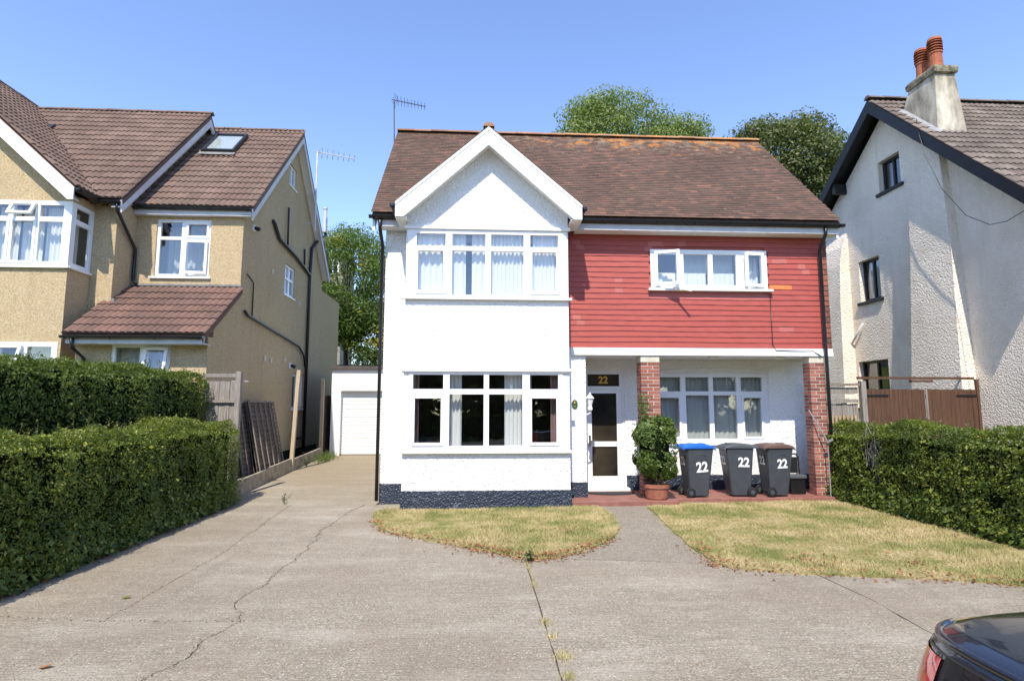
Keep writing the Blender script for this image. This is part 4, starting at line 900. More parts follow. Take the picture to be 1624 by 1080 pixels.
m = MB(); m.prism([(-6.055, 13.04, 3.47), (-6.055, 15.0, 4.90), (-6.055, 15.0, 4.80), (-6.055, 13.04, 3.32)], (.02, 0, 0)); m.build('verge_board', 'tile_leanto', lh)
gutter(lh, (-9.02, 12.99, 3.46), (-6.02, 12.99, 3.46))
# pipes
pipe(lh, [(-8.66, 13.95, 6.78), (-8.66, 14.0, 6.6), (-8.7, 14.6, 6.15), (-8.72, 14.92, 5.9), (-8.72, 14.92, 5.1), (-8.6, 14.85, 5.0)], .04)
pipe(lh, [(-8.80, 13.0, 3.42), (-8.80, 13.05, 3.2), (-8.72, 13.33, 3.0), (-8.72, 13.35, .1)], .04)
q = SX + .07
pipe(lh, [(q - .06, 17.0, 7.4), (q, 17.03, 7.3), (q, 17.5, 6.98), (q, 19.2, 6.85), (q, 20.75, 6.6)], .055, name='waste_pipe')
pipe(lh, [(q + .1, 22.2, 9.2), (q + .1, 22.2, 8.5), (q, 21.4, 8.0), (q, 20.85, 7.6), (q, 20.75, 6.7), (q, 20.75, .3)], .055, name='soil_pipe')
pipe(lh, [(q, 18.2, 8.2), (q, 18.25, 7.0)], .03, name='vent_pipe'); pipe(lh, [(q, 20.0, 7.35), (q, 20.05, 6.8)], .035, name='vent_pipe')
pipe(lh, [(q - .03, 15.25, 4.4), (q, 15.4, 4.3), (q, 19.8, 3.95), (q, 20.4, 3.7), (q, 20.6, 3.3)], .035, name='waste_pipe')
pipe(lh, [(q - .03, 15.3, 5.38), (q - .03, 15.75, 5.25), (q - .03, 15.75, 4.35)], .018, name='cable')
pipe(lh, [(q, 19.7, .9), (q, 20.75, .85)], .03, name='waste_pipe')
m = MB(); m.lathe((SX + .16, 22.1, 8.6), [(.07, 0), (.07, .9), (.09, .9), (.09, .98)], 10); m.build('flue', 'aerial_metal', lh)
for (y, z) in ((15.6, 6.72), (19.1, 3.25)):
    m = MB(); m.box(SX + .001, SX + .06, y - .06, y + .06, z - .08, z + .08); lp = m.build('outside_lamp', 'upvc', lh, bevel=.01); MB().lathe((SX + .06, y, z), [(.05, 0), (.06, .1), (.05, .15)], 10, (1, 0, -.35)).build('lamp_head', 'black_plastic', lp)
for (y, z) in ((17.2, 5.9), (16.9, 3.3), (17.4, 3.28), (18.6, 3.4), (19.8, 5.4)):
    m = MB(); m.box(SX + .001, SX + .03, y - .06, y + .06, z - .08, z + .08); m.build('vent_cover', 'cream_render', lh, bevel=.006)
m = MB(); m.box(SX + .001, SX + .02, 15.0, 22.6, -.05, .55); m.build('damp_course', 'black_paint', lh)
m = MB(); m.tube([(-5.75, 20.1, 8.3), (SX, 20.1, 8.3)], .015, 5); m.tube([(-5.75, 20.1, 9.3), (SX, 20.1, 9.3)], .015, 5); m.build('aerial_bracket', 'aerial_metal', lh)
aerial((-5.74, 20.1, 8.0), (-5.74, 20.06, 10.9), (-4.5, 20.4, 10.83), 'pale metal television aerial on a tall mast beside the pebbledash gable', 'aerial_metal', 7, .22, 'aerial', 1.9)
tb_ = lh

# ================================================================== RIGHT HOUSE
rh = thing('gabled_house', (15, 14, 0), 'off white roughcast house with black bargeboards and tall chimney', 'house')
WX = 11.3; VXr = 10.85
fk, rk = .99, .756; AYr, AZr = 14.83, 10.50
zt = lambda y: AZr - .38 - (fk * (AYr - y) if y < AYr else rk * (y - AYr))
ops = [(14.36, 15.19, 7.9, 8.8), (15.42, 16.30, 4.98, 6.2), (15.35, 16.6, 1.9, 3.25)]
m = MB.frame(FXn(WX)); m.wall(10.45, 18.6, -.05, [(10.45, zt(10.45)), (AYr, zt(AYr)), (18.6, zt(18.6))], ops, -.25, 0); m.build('gable_wall', 'roughcast_old', rh)
for (a, b, c, d) in ops:
    mid = (a + b) / 2
    window(rh, FXn(WX), a + .002, b - .002, c + .002, d - .002, [(a + .07, mid - .03, c + .08, d - .07), (mid + .03, b - .07, c + .08, d - .07)], inset=.14, mat='black_paint', sill=(a - .1, b + .1, .06), sillv=.09)
m = MB(); m.box(WX + .3, WX + .34, 14.2, 15.4, 7.6, 9.0); m.box(WX + .26, 20, 10.8, 18.3, 3.6, 3.75); m.box(WX + .26, 20, 10.8, 18.3, 6.7, 6.85); m.box(WX + 1.6, WX + 1.7, 11, 18, 0, 6.6); m.build('inner_wall', 'plaster_inside', rh)
for (a, b, c, d) in ops[1:2]: curtain(rh, FXn(WX), a + .05, b - .05, c, d, -.3, 'curtain_white', .09, .02)
m = MB(); m.box(WX + .25, 22, 10.45, 10.7, -.05, 5.6); m.box(WX + .25, 22, 18.35, 18.6, -.05, 7.0); m.box(21.8, 22, 10.7, 18.35, -.05, 7); m.build('outer_wall', 'roughcast_old', rh)
# chimney breast and corner buttress
m = MB(); b0 = [(WX - .001, 12.48, -.05), (10.86, 12.48, -.05), (10.90, 14.26, -.05), (WX - .001, 14.26, -.05)]; b1 = [(WX - .001, 12.66, 5.6), (11.06, 12.66, 5.6), (11.06, 13.95, 5.6), (WX - .001, 13.95, 5.6)]; b2 = [(WX - .001, 12.85, 8.05), (11.12, 12.85, 8.05), (11.12, 13.85, 9.0), (WX - .001, 13.85, 9.0)]
m.add(b0 + b1 + b2, [(0, 1, 2, 3), (8, 9, 10, 11)] + [(k_ + i, k_ + (i + 1) % 4, k_ + 4 + (i + 1) % 4, k_ + 4 + i) for k_ in (0, 4) for i in range(4)]); m.build('chimney_breast', 'roughcast_old', rh)
m = MB(); prof = [(0, .46), (2.5, .40), (5.0, .36), (6.2, .30), (6.8, .20), (7.1, .08), (7.25, .0)]; vs = []
for z, p_ in prof: vs += [(WX - .001, 16.72, z), (WX - .002 - p_, 16.72, z), (WX - .002 - p_, 18.0, z), (WX - .001, 18.0, z)]
m.add(vs, [(k_ * 4 + i, k_ * 4 + (i + 1) % 4, k_ * 4 + 4 + (i + 1) % 4, k_ * 4 + 4 + i) for k_ in range(6) for i in range(4)] + [(0, 1, 2, 3)]); m.build('buttress', 'roughcast_old', rh)
# roof
ez_f, ey_f = AZr - fk * (AYr - 10.04), 10.04
m = MB(); m.prism([(VXr + .02, ey_f, ez_f - .03), (VXr + .02, AYr, AZr - .03), (VXr + .02, 19.0, AZr - rk * 4.17 - .03), (VXr + .02, 19.0, AZr - rk * 4.17 - .14), (VXr + .02, AYr, AZr - .17), (VXr + .02, ey_f + .05, ez_f - .14)], (11.2, 0, 0)); rR = m.build('roof', 'tile_right', rh)
s_ = Vector((0, AYr - ey_f, AZr - ez_f)); tile_roof(rR, (VXr, ey_f - .03, ez_f - .03), (1, 0, 0), s_, 10.4, s_.length - .05, .306, .33, 'roman', 'tile_right', 290, bond=False, keep=lambda p: not (11.25 < p.x < 11.9 and 12.9 < p.y < 13.9))
ridge_tiles(rR, (VXr, AYr, AZr + .02), (21.8, AYr, AZr + .02), 'tile_right', .45, .12)
for (a, b) in (((VXr, ey_f, ez_f - .04), (VXr, AYr, AZr - .04)), ((VXr, 19.0, AZr - rk * 4.17 - .04), (VXr, AYr, AZr - .04))):
    m = MB(); m.prism([a, b, (b[0], b[1], b[2] - .36), (a[0], a[1], a[2] - .30)], (.05, 0, 0)); m.build('bargeboard', 'black_paint', rh)
    m = MB(); m.prism([(VXr + .051, a[1], a[2] - .15), (VXr + .051, b[1], b[2] - .15), (WX + .2, b[1], b[2] - .15), (WX + .2, a[1], a[2] - .15)], (0, 0, .015)); m.build('soffit', 'black_paint', rh)
m = MB(); m.box(VXr + .06, WX - .001, 16.6, 16.72, zt(16.6) - .35, zt(16.6) - .05); m.build('purlin_end', 'black_paint', rh)
gutter(rh, (VXr, ey_f - .08, ez_f - .08), (21.8, ey_f - .08, ez_f - .08))
# chimney
t = NT('chimney_render'); c = t.mix(t.ramp(t.noise(1.6, 5, .65, t.mapped((1.6, 1.6, .6))), [(.35, 0), (.65, 1)]), (.20, .175, .135), (.58, .53, .43)); t.col(c, .92, .15); t.bump(t.noise(45, 4), .7, .01)
m = MB(); B0 = [(11.22, 12.93, 8.3), (12.0, 12.93, 8.3), (12.0, 14.0, 9.2), (11.22, 14.0, 9.2)]; B1 = [(11.25, 12.95, 8.85), (11.97, 12.95, 8.85), (11.97, 13.98, 9.8), (11.25, 13.98, 9.8)]; B2 = [(11.32, 12.99, 10.22), (11.84, 12.99, 10.22), (11.84, 13.86, 10.22), (11.32, 13.86, 10.22)]
m.add(B0 + B1 + B2, [(0, 1, 2, 3), (8, 9, 10, 11)] + [(k_ + i, k_ + (i + 1) % 4, k_ + 4 + (i + 1) % 4, k_ + 4 + i) for k_ in (0, 4) for i in range(4)]); ch = m.build('chimney', 'chimney_render', rh)
m = MB()
for (e, z) in ((.0, 10.18), (.045, 10.21), (.055, 10.33), (.02, 10.40), (-.06, 10.44)):
    m.v += [Vector((11.32 - e, 12.97 - e, z)), Vector((11.84 + e, 12.97 - e, z)), Vector((11.84 + e, 13.86 + e, z)), Vector((11.32 - e, 13.86 + e, z))]
m.f += [(k_ * 4 + i, k_ * 4 + (i + 1) % 4, k_ * 4 + 4 + (i + 1) % 4, k_ * 4 + 4 + i) for k_ in range(4) for i in range(4)] + [(0, 1, 2, 3), (16, 17, 18, 19)]
t = NT('chimney_cap'); t.col(t.mix(t.ramp(t.noise(9, 5, .65), [(.35, 0), (.65, 1)]), (.09, .085, .06), (.30, .26, .18)), .95, .1); t.bump(t.noise(40, 4), .8, .02)
m.build('chimney_cap', 'chimney_cap', ch)
for (y, s1) in ((13.2, 1.15), (13.64, 1.12)):
    c0 = (11.565, y, 10.42); h = s1
    m = MB(); m.lathe(c0, [(.165, 0), (.15, .10 * h), (.14, .34 * h), (.16, .36 * h), (.16, .39 * h), (.11, .40 * h), (.11, .66 * h), (.165, .66 * h), (.15, .72 * h), (.11, .73 * h)], 16); pt = m.build('chimney_pot', 'chimney_pot', ch, smooth=False)
    for j in range(4):
        z = (.42 + .062 * j) * h; MB().lathe((c0[0], c0[1], c0[2] + z), [(.12, .035), (.17, .0), (.175, .016), (.125, .05)], 16).build('louvre_ring', 'chimney_pot', pt)
m = MB(); m.prism([(11.18, 12.78, 8.36), (12.08, 12.78, 8.36), (12.05, 12.93, 8.60), (11.2, 12.93, 8.60)], (0, -.01, .075)); m.prism([(11.06, 12.8, 8.53), (11.06, 14.0, 9.72), (11.25, 14.0, 9.76), (11.25, 12.8, 8.57)], (0, 0, .02)); m.build('chimney_flashing', 'lead', ch)
m = MB(); m.tube([(11.9, 13.9, 10.4), (11.9, 13.9, 10.78)], .012, 5); m.tube([(11.85, 13.9, 10.72), (12.4, 13.8, 10.66)], .009, 5)
for i in range(6): x = 11.9 + i * .09; m.tube([(x, 13.72, 10.75), (x, 14.06, 10.64)], .005, 4)
m.build('aerial', 'aerial_dark', ch)
pipe(rh, [(11.0, 13.3, 9.15), (10.83, 13.05, 8.6), (10.82, 12.9, 8.03), (10.8, 12.48, 7.0), (10.78, 11.86, 6.14), (10.75, 11.27, 5.74), (10.7, 10.84, 5.67), (10.6, 10.2, 5.75), (10.3, 8.5, 6.4)], .008, 'black_plastic', 'cable')
pipe(rh, [(WX - .08, 16.9, 3.6), (WX - .10, 16.9, 3.4), (WX - .10, 16.9, 0)], .05); m = MB(); m.box(WX - .22, WX - .001, 16.78, 17.02, 3.5, 3.68); m.build('hopper', 'black_plastic', rh); pipe(rh, [(WX - .1, 16.9, 3.62), (WX - .06, 16.2, 4.35)], .03, 'grey_white_board', 'waste_pipe')

# ================================================================== garage, back garden
ga = thing('garage', (-3.3, 20.5, gz(20)), 'flat roofed white garage with roller door at the end of the drive', 'garage')
m = MB.frame(FY(19.9)); m.wall(-4.92, -1.9, .2, 3.18, [(-4.60, -2.2, .2, 2.46)], -.25, 0); m.build('front_wall', 'white_paint', ga)
m = MB(); m.box(-4.92, -4.68, 20.16, 25, .2, 3.18); m.box(-2.1, -1.9, 20.16, 25, .2, 3.18); m.box(-4.67, -2.11, 24.8, 25, .2, 3.18); m.build('side_wall', 'blue_render', ga)
m = MB(); m.box(-5.0, -1.85, 19.8, 25.1, 3.185, 3.30); m.build('roof', 'old_felt', ga)
gd = MB().box(-4.6, -2.2, 20.08, 20.10, .33, 2.46).build('roller_door', 'upvc', ga)
sl_ = MB(); n_ = 24; h_ = 2.12 / n_; q = MB(); q.add([(-1.2, 0, 0), (1.2, 0, 0), (-1.2, -.022, h_ * .25), (1.2, -.022, h_ * .25), (-1.2, -.022, h_ * .75), (1.2, -.022, h_ * .75), (-1.2, 0, h_ * .96), (1.2, 0, h_ * .96)], [(0, 1, 3, 2), (2, 3, 5, 4), (4, 5, 7, 6)])
meS = piece_mesh('slat', [tuple(v) for v in q.v], q.f, 'upvc')
for i in range(n_): piece('slat', meS, gd, Matrix.Translation((-3.4, 20.078, .335 + i * h_)))
m = MB(); m.box(-4.68, -4.60, 19.885, 19.899, .25, 2.52); m.box(-4.599, -2.2, 19.885, 19.899, 2.462, 2.52); m.build('door_trim', 'white_paint', ga)

gw = thing('garden_wall', (-5, 27.5, gz(27.5)), 'grey stone garden wall rising behind the garage', 'wall')
for r_ in range(6):
    for c_ in range(9):
        x = -8.2 + c_ * .62 + (.31 if r_ % 2 else 0) + random.uniform(-.04, .04); m = MB(); m.box(x, x + .57 + random.uniform(-.04, .03), 27.4 + random.uniform(-.04, .04), 27.8, gz(27.5) - .3 + r_ * .33, gz(27.5) + r_ * .33 - .02); m.build('stone', 'stone_grey', gw, bevel=.02)
# far house seen beside the yellowing tree
fh = thing('distant_house', (-12.5, 42, gz(42)), 'distant grey house with white window among the trees', 'house')
zf = gz(42)
m = MB(); m.box(-15, -9.9, 42, 46, zf - .5, zf + 8.1); m.build('wall', 'stone_grey', fh); m = MB(); m.prism([(-15.2, 41.7, zf + 8.1), (-15.2, 44, zf + 8.9), (-15.2, 46.3, zf + 8.1)], (5.5, 0, 0)); m.build('roof', 'old_felt', fh)
for x in (-11.4, -13.6):
    wn = MB().box(x, x + 1.25, 41.93, 41.99, zf + 6.7, zf + 7.8).build('window', 'upvc', fh)
    for k_ in range(3): MB().box(x + .09 + k_ * .38, x + .39 + k_ * .38, 41.91, 41.928, zf + 6.8, zf + 7.7).build('pane', 'car_glass', wn)

# ================================================================== left boundary
def post(x, y, z0, z1, label, mat, lean=(0, 0), s=.09, group=None):
    m = MB(); m.add([(x - s / 2, y - s / 2, z0), (x + s / 2, y - s / 2, z0), (x + s / 2, y + s / 2, z0), (x - s / 2, y + s / 2, z0)] + [(x + lean[0] + a, y + lean[1] + b, z1) for a, b in ((-s / 2, -s / 2), (s / 2, -s / 2), (s / 2, s / 2), (-s / 2, s / 2))], [(0, 3, 2, 1), (4, 5, 6, 7), (0, 1, 5, 4), (1, 2, 6, 5), (2, 3, 7, 6), (3, 0, 4, 7)])
    return m.build('fence_post', mat, None, label, 'fence post', group, bevel=.006)
post(-5.12, 12.78, -.05, 2.68, 'weathered grey fence post at the end of the lower hedge', 'wood_grey', (.0, 0), .11)
post(-5.12, 16.55, .05, 2.95, 'pale new timber fence post rising behind the gravel boards', 'wood_pale', (.10, .05), .10)
post(-5.12, 19.55, .2, 2.85, 'pale timber fence post standing next to the white garage', 'wood_pale', (0, 0), .10)
def gboard(y0, y1, label, h=.32):
    m = MB(); z0, z1 = gz(y0) - .06, gz(y1) - .06
    m.add([(-5.15, y0, z0), (-5.09, y0, z0), (-5.09, y1, z1), (-5.15, y1, z1), (-5.15, y0, gz(y0) + h), (-5.09, y0, gz(y0) + h), (-5.09, y1, gz(y1) + h), (-5.15, y1, gz(y1) + h)], [(0, 3, 2, 1), (4, 5, 6, 7), (0, 1, 5, 4), (1, 2, 6, 5), (2, 3, 7, 6), (3, 0, 4, 7)])
    return m.build('gravel_board', 'gravel_board', None, label, 'gravel board', 'concrete gravel boards along the drive', bevel=.006)
gboard(12.86, 14.72, 'concrete gravel board beside the weathered grey post'); gboard(14.76, 16.48, 'concrete gravel board in front of the leaning fence panels', .34); gboard(16.62, 19.48, 'long concrete gravel board between the two pale posts', .30)
def lattice_panel(y0, y1, xb, xt, z0, h, label, group=None, slats=15, tilt=0):
    c = Vector((xb, (y0 + y1) / 2, z0)); t = thing('woven_fence', c, label, 'fence', group)
    d = Vector((xt - xb, tilt, h)); L = d.length; V = d.normalized(); U = Vector((0, 1, 0)); Wd = U.cross(V)
    if Wd.x < 0: Wd = -Wd
    fr = (Vector((xb, y0, z0)), U, Wd, V); wd = y1 - y0
    for i in range(slats):
        a = L * i / slats; m = MB.frame(fr); n = 10; pts = []
        for j in range(n + 1):
            u = .03 + (wd - .06) * j / n; q = .012 * math.sin(j * 1.9 + i * 2.3) + .006 * math.sin(j * .7 + i); pts += [(u, a + .004, .034 + abs(q) * .6), (u, a + L / slats + .022 + q, -.004)]
        m.add(pts, [(2 * j, 2 * j + 2, 2 * j + 3, 2 * j + 1) for j in range(n)]); m.build('slat', 'wood_panel', t)
    for j in range(6):
        u = (wd - .035) * j / 5; m = MB.frame(fr); m.box(u, u + .035, 0, L, .036, .06); m.build('batten', 'wood_panel_frame', t)
    for v_ in (0, L - .035): m = MB.frame(fr); m.box(0, wd, v_, v_ + .035, .061, .078); m.build('rail', 'wood_panel_frame', t)
    m = MB.frame(fr); m.box(0, wd, 0, L, -.03, -.012); m.build('back_board', 'wood_panel', t); return t
lattice_panel(15.05, 16.85, -5.42, -5.82, gz(15.5) + .06, 1.86, 'dark lattice fence panel leaning outermost against the pebbledash wall')
lattice_panel(14.45, 16.25, -5.62, -5.95, gz(15.2) + .06, 1.86, 'dark fence panel leaning behind the outermost one on the pebbledash wall')
m = MB(); m.box(-5.32, -5.17, 13.4, 15.6, .30, .335); m.build('loose_plank', 'wood_grey', None, 'grey plank lying on the gravel boards under the leaning panels', 'plank')
# cross fence at the end of the taller hedge
cf = thing('side_fence', (-5.6, 13.25, gz(13)), 'weathered grey fence section behind the end of the taller hedge', 'fence')
for i in range(6):
    x = -6.06 + i * .115; m = MB(); m.box(x, x + .11, 13.23 + .01 * (i % 2), 13.255 + .01 * (i % 2), .05, 2.5 + .02 * math.sin(i * 3)); m.build('board', 'wood_grey', cf)
m = MB(); m.box(-6.1, -5.36, 13.18, 13.228, 2.58, 2.66); m.build('top_rail', 'wood_grey', cf); m = MB(); m.box(-6.1, -5.36, 13.18, 13.228, 2.02, 2.08); m.build('rail', 'wood_grey', cf)
m = MB(); m.tube([(-5.3, 12.86, 2.48), (-4.95, 12.86, 2.47)], .008, 5); m.build('rod', 'aerial_metal', cf)
bf = thing('lap_fence', (-5.12, 20.6, gz(20.6)), 'short brown lap fence beside the garage wall', 'fence')
for i in range(11): m = MB(); z = gz(20.6) + .1 + i * .17; m.box(-5.14 + .006 * (i % 2), -5.12 + .006 * (i % 2), 19.62, 21.4, z, z + .19); m.build('slat', 'wood_panel', bf)
m = MB(); m.box(-5.11, -5.09, 19.62, 21.4, gz(20.6) + .05, gz(20.6) + .12); m.build('rail', 'wood_panel_frame', bf)

hedge('privet_hedge', -5.75, -4.86, 2.4, 12.3, 1.60, 1.58, 'lower clipped green hedge lining the concrete drive', 4200, .0165, 'leaf_hedge', bare=None, faces='RTFB')
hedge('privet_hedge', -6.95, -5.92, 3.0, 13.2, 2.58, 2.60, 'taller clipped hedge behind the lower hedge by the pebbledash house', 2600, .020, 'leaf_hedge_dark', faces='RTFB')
hedge('privet_hedge', 7.40, 8.25, 4.8, 12.25, 1.56, 1.52, 'clipped green hedge with a bare twiggy patch beside the wooden gate', 3800, .019, 'leaf_hedge', bare=(10.75, .98, .26, .34), faces='LTFB')

for (x0_, y0_, y1_, sgn) in ((-4.80, 3.0, 12.2, -1), (7.36, 5.2, 12.2, 1)):
    k_ = 700; xy = np.column_stack([x0_ + sgn * RNG.normal(.05, .09, k_), RNG.uniform(y0_, y1_, k_), np.full(k_, .012 if sgn < 0 else .04)]); V, F = leaves(xy, np.tile([0, 0, 1.], (k_, 1)), .022, .5, .4); raw('hedge_litter', V, F, 'leaf_dead', kind='stuff')
    k_ = 2600; yq = RNG.uniform(y0_, y1_, k_); xy = np.column_stack([x0_ + sgn * RNG.normal(.02, .05, k_), yq, RNG.exponential(.10 + .10 * np.abs(np.sin(yq * 1.9)), k_) + .02]); V, F = leaves(xy, np.tile([-sgn, 0, 1.], (k_, 1)), .036, .8, .5); raw('ground_ivy', V, F, 'leaf_hedge_dark', kind='stuff')
gp_ = []
for l_ in (crack, [(x, y) for x, y in lineD], lineC):
    for (a, b) in zip(l_, l_[1:]):
        for _ in range(int(math.dist(a, b) * 45) + 1): t_ = random.random(); gp_.append((a[0] + (b[0] - a[0]) * t_ + random.gauss(0, .02), a[1] + (b[1] - a[1]) * t_ + random.gauss(0, .012), .003))
gp_ = np.array([g for g in gp_ if g[1] > 2]); V, F = leaves(gp_, np.tile([0, 0, 1.], (len(gp_), 1)), .007, .8, .5); raw('grit', V, F, 'soil', kind='stuff')

# ================================================================== right boundary: fence and gate
rfz = thing('old_fence', (8.1, 12.62, .02), 'grey weathered fence between the brick pillar and the wooden gate', 'fence')
for i in range(7): x = 7.64 + i * .125; MB().box(x, x + .12, 12.62 + .008 * (i % 2), 12.645 + .008 * (i % 2), .0, 2.0 + .015 * math.sin(i * 2.1)).build('board', 'wood_grey', rfz)
MB().box(7.62, 8.5, 12.58, 12.618, 2.02, 2.10).build('top_rail', 'wood_grey', rfz); MB().box(7.62, 8.5, 12.58, 12.618, 2.22, 2.36).build('trellis_board', 'wood_grey', rfz); MB().box(7.60, 8.52, 12.52, 12.70, 2.40, 2.45).build('capping', 'wood_panel_frame', rfz)
for i in range(9): x = 7.66 + i * .09; MB().box(x, x + .035, 12.56, 12.578, 1.55, 1.74).build('picket', 'wood_raw', rfz)
gt_ = thing('double_gate', (9.95, 12.55, .02), 'brown double gate of vertical boards with a thin top bar', 'gate')
for x, mt, h in ((8.54, 'wood_grey', 2.5), (11.24, 'wood_brown', 2.55)): MB().box(x, x + .11, 12.50, 12.61, 0, h).build('post', mt, gt_)
MB().box(8.50, 11.25, 12.56, 12.60, 2.545, 2.60).build('top_bar', 'wood_brown', gt_)
MB().box(9.75, 10.25, 12.54, 12.62, 2.48, 2.53).build('latch_bar', 'wood_brown', gt_); MB().box(10.02, 10.06, 12.49, 12.505, .3, 2.36).build('lock_strip', 'wood_grey', gt_)
for s0, s1 in ((8.66, 10.01), (10.07, 11.23)):
    n_ = int((s1 - s0) / .1); wd = (s1 - s0) / n_
    for i in range(n_): x = s0 + i * wd; MB().box(x + .002, x + wd - .002, 12.51 + random.uniform(0, .006), 12.535 + random.uniform(0, .004), .06, 2.32 + random.uniform(-.006, .006)).build('board', 'wood_brown', gt_)
    for z in (2.1, .5): MB().box(s0, s1, 12.541, 12.58, z, z + .1).build('rail', 'wood_brown', gt_)
for x0, x1 in ((8.67, 9.15), (10.75, 11.22)): MB().box(x0, x1, 12.495, 12.507, 2.16, 2.20).build('hinge', 'black_paint', gt_)

# ================================================================== bins
def bin_(x, y, rz, flip, lid, label, ns=.26, nr=0, dz=0):
    t = thing('wheelie_bin', (x, y, .10), label, 'bin', 'wheelie bins in front of the porch'); Mx = Matrix.Translation((x, y, .10)) @ Matrix.Rotation(R(rz), 4, 'Z') @ Matrix.Diagonal((flip, 1, 1, 1))
    def bld(m, name, mat, **k): m.v = [Mx @ Vector(v) for v in m.v]; return m.build(name, mat, t, **k)
    # local: x depth (back = -x with wheels and handle), y = -front facing side
    D0, D1, W0, W1, H = .40, .56, .36, .47, .98
    m = MB(); lv = []
    for z, k in ((.03, 0), (.06, .03), (.70, .78), (.90, 1.0), (.92, 1.06), (H, 1.08)):
        d = D0 + (D1 - D0) * k; w_ = W0 + (W1 - W0) * k; xc = .02 * k; c_ = .03
        lv.append([(xc - d / 2 + c_, -w_ / 2, z), (xc + d / 2 - c_, -w_ / 2, z), (xc + d / 2, -w_ / 2 + c_, z), (xc + d / 2, w_ / 2 - c_, z), (xc + d / 2 - c_, w_ / 2, z), (xc - d / 2 + c_, w_ / 2, z), (xc - d / 2, w_ / 2 - c_, z), (xc - d / 2, -w_ / 2 + c_, z)])
    m.add([p for l in lv for p in l], [(i * 8 + j, i * 8 + (j + 1) % 8, i * 8 + 8 + (j + 1) % 8, i * 8 + 8 + j) for i in range(len(lv) - 1) for j in range(8)] + [tuple(range(8)), tuple(range(40, 48))]); body = bld(m, 'body', 'bin_grey', bevel=.008)
    m = MB(); q = []; xs_ = [-.36, -.33, -.2, 0, .2, .31, .345]; zz = [H + .02, H + .055, H + .085, H + .095, H + .08, H + .045, H + .0]
    for xx, z in zip(xs_, zz): q += [(xx, -.265, z - .028), (xx, -.22, z), (xx, .22, z), (xx, .265, z - .028)]
    m.add(q + [(a, b, H + .002 if -.3 < a < .33 else c - .03) for a, b, c in q], [(i * 4 + j, i * 4 + j + 1, i * 4 + 5 + j, i * 4 + 4 + j) for i in range(6) for j in range(3)] + [(28 + i * 4 + j, 28 + i * 4 + j + 1, 28 + i * 4 + 5 + j, 28 + i * 4 + 4 + j) for i in range(6) for j in range(3)]
          + [(i * 4, i * 4 + 4, 32 + i * 4, 28 + i * 4) for i in range(6)] + [(i * 4 + 3, i * 4 + 7, 35 + i * 4, 31 + i * 4) for i in range(6)] + [(0, 1, 2, 3, 31, 30, 29, 28), (24, 25, 26, 27, 55, 54, 53, 52)]); ld = bld(m, 'lid', lid, bevel=.006)
    m = MB(); m.box(.10, .22, -.08, .08, H + .083, H + .10); bld(m, 'lid_grip', lid, bevel=.006)
    m = MB(); m.tube([(-.33, -.2, H - .04), (-.37, -.2, H), (-.37, .2, H), (-.33, .2, H - .04)], .016, 8); bld(m, 'handle', 'bin_grey')
    for s1 in (-1, 1):
        m = MB(); m.lathe((-.205, s1 * .215 - .022, .10), [(.075, 0), (.1, .008), (.1, .036), (.075, .044)], 20, (0, 1, 0)); wl = bld(m, 'wheel', 'rubber'); m = MB(); m.lathe((-.205, s1 * .215 - .026, .10), [(.05, 0), (.05, .052)], 14, (0, 1, 0)); m.v = [Mx @ Vector(v) for v in m.v]; m.build('hub', 'bin_grey', wl); m = MB(); m.lathe((-.205, s1 * .215 - .030, .10), [(.02, 0), (.02, .06)], 10, (0, 1, 0)); m.v = [Mx @ Vector(v) for v in m.v]; m.build('hub_cap', 'lid_grey', wl)
    m = MB(); m.tube([(-.205, -.2, .10), (-.205, .2, .10)], .012, 6); bld(m, 'axle', 'car_trim')
    if lid != 'lid_grey':
        m = MB(); arc = [(.02 - .13, .74), (.02 - .12, .83), (.02 - .07, .86), (.02 + .07, .86), (.02 + .12, .83), (.02 + .13, .74)]; m.tube([(a, -(W0 + (W1 - W0) * (.78 + (b - .7) * 1.1)) / 2 - .001, b) for a, b in arc], .008, 5, True); bld(m, 'side_moulding', 'bin_grey')
    # numbers on the broad side and on the narrow end facing the drive
    R3 = Mx.to_3x3(); nrm = (R3 @ Vector((0, -1, -.063))).normalized(); U = (R3 @ Vector((flip, 0, 0))).normalized(); V = nrm.cross(U); V = -V if V.z < 0 else V
    p = Mx @ Vector((.05 * flip + .0, -.222, .66)); p = p + V * dz; U, V = U * math.cos(R(nr)) + V * math.sin(R(nr)), V * math.cos(R(nr)) - U * math.sin(R(nr)); text_mesh('bin_number', '22', ns, (p, U, nrm, V), 0, 0, .004, 'number_white', t, .03, .001, .9)
    e = -1 if flip > 0 else 1; nrm = (R3 @ Vector((e, 0, .13 * 1))).normalized(); nrm = nrm if nrm.x < 0 else -nrm; nrm.z = -.08; nrm.normalize(); U = Vector((0, -1, 0)); V = U.cross(nrm); V = -V if V.z < 0 else V
    p = Mx @ Vector((e * (.256 if e < 0 else .288), 0, .72)); text_mesh('bin_number', '22', .24, (p, U, nrm, V), 0, 0, .006, 'number_white', t, .03, .001, .9); return t
bin_(4.50, 12.0, 4, 1, 'lid_blue', 'grey wheelie bin numbered 22 with bright blue lid', .28, 4, -.06)
bin_(5.42, 12.05, -3, -1, 'lid_grey', 'grey wheelie bin numbered 22 with grey lid', .26, -1, .03)
bin_(6.18, 12.0, 5, 1, 'lid_brown', 'grey wheelie bin numbered 22 with dull brown lid', .25, 2, 0)
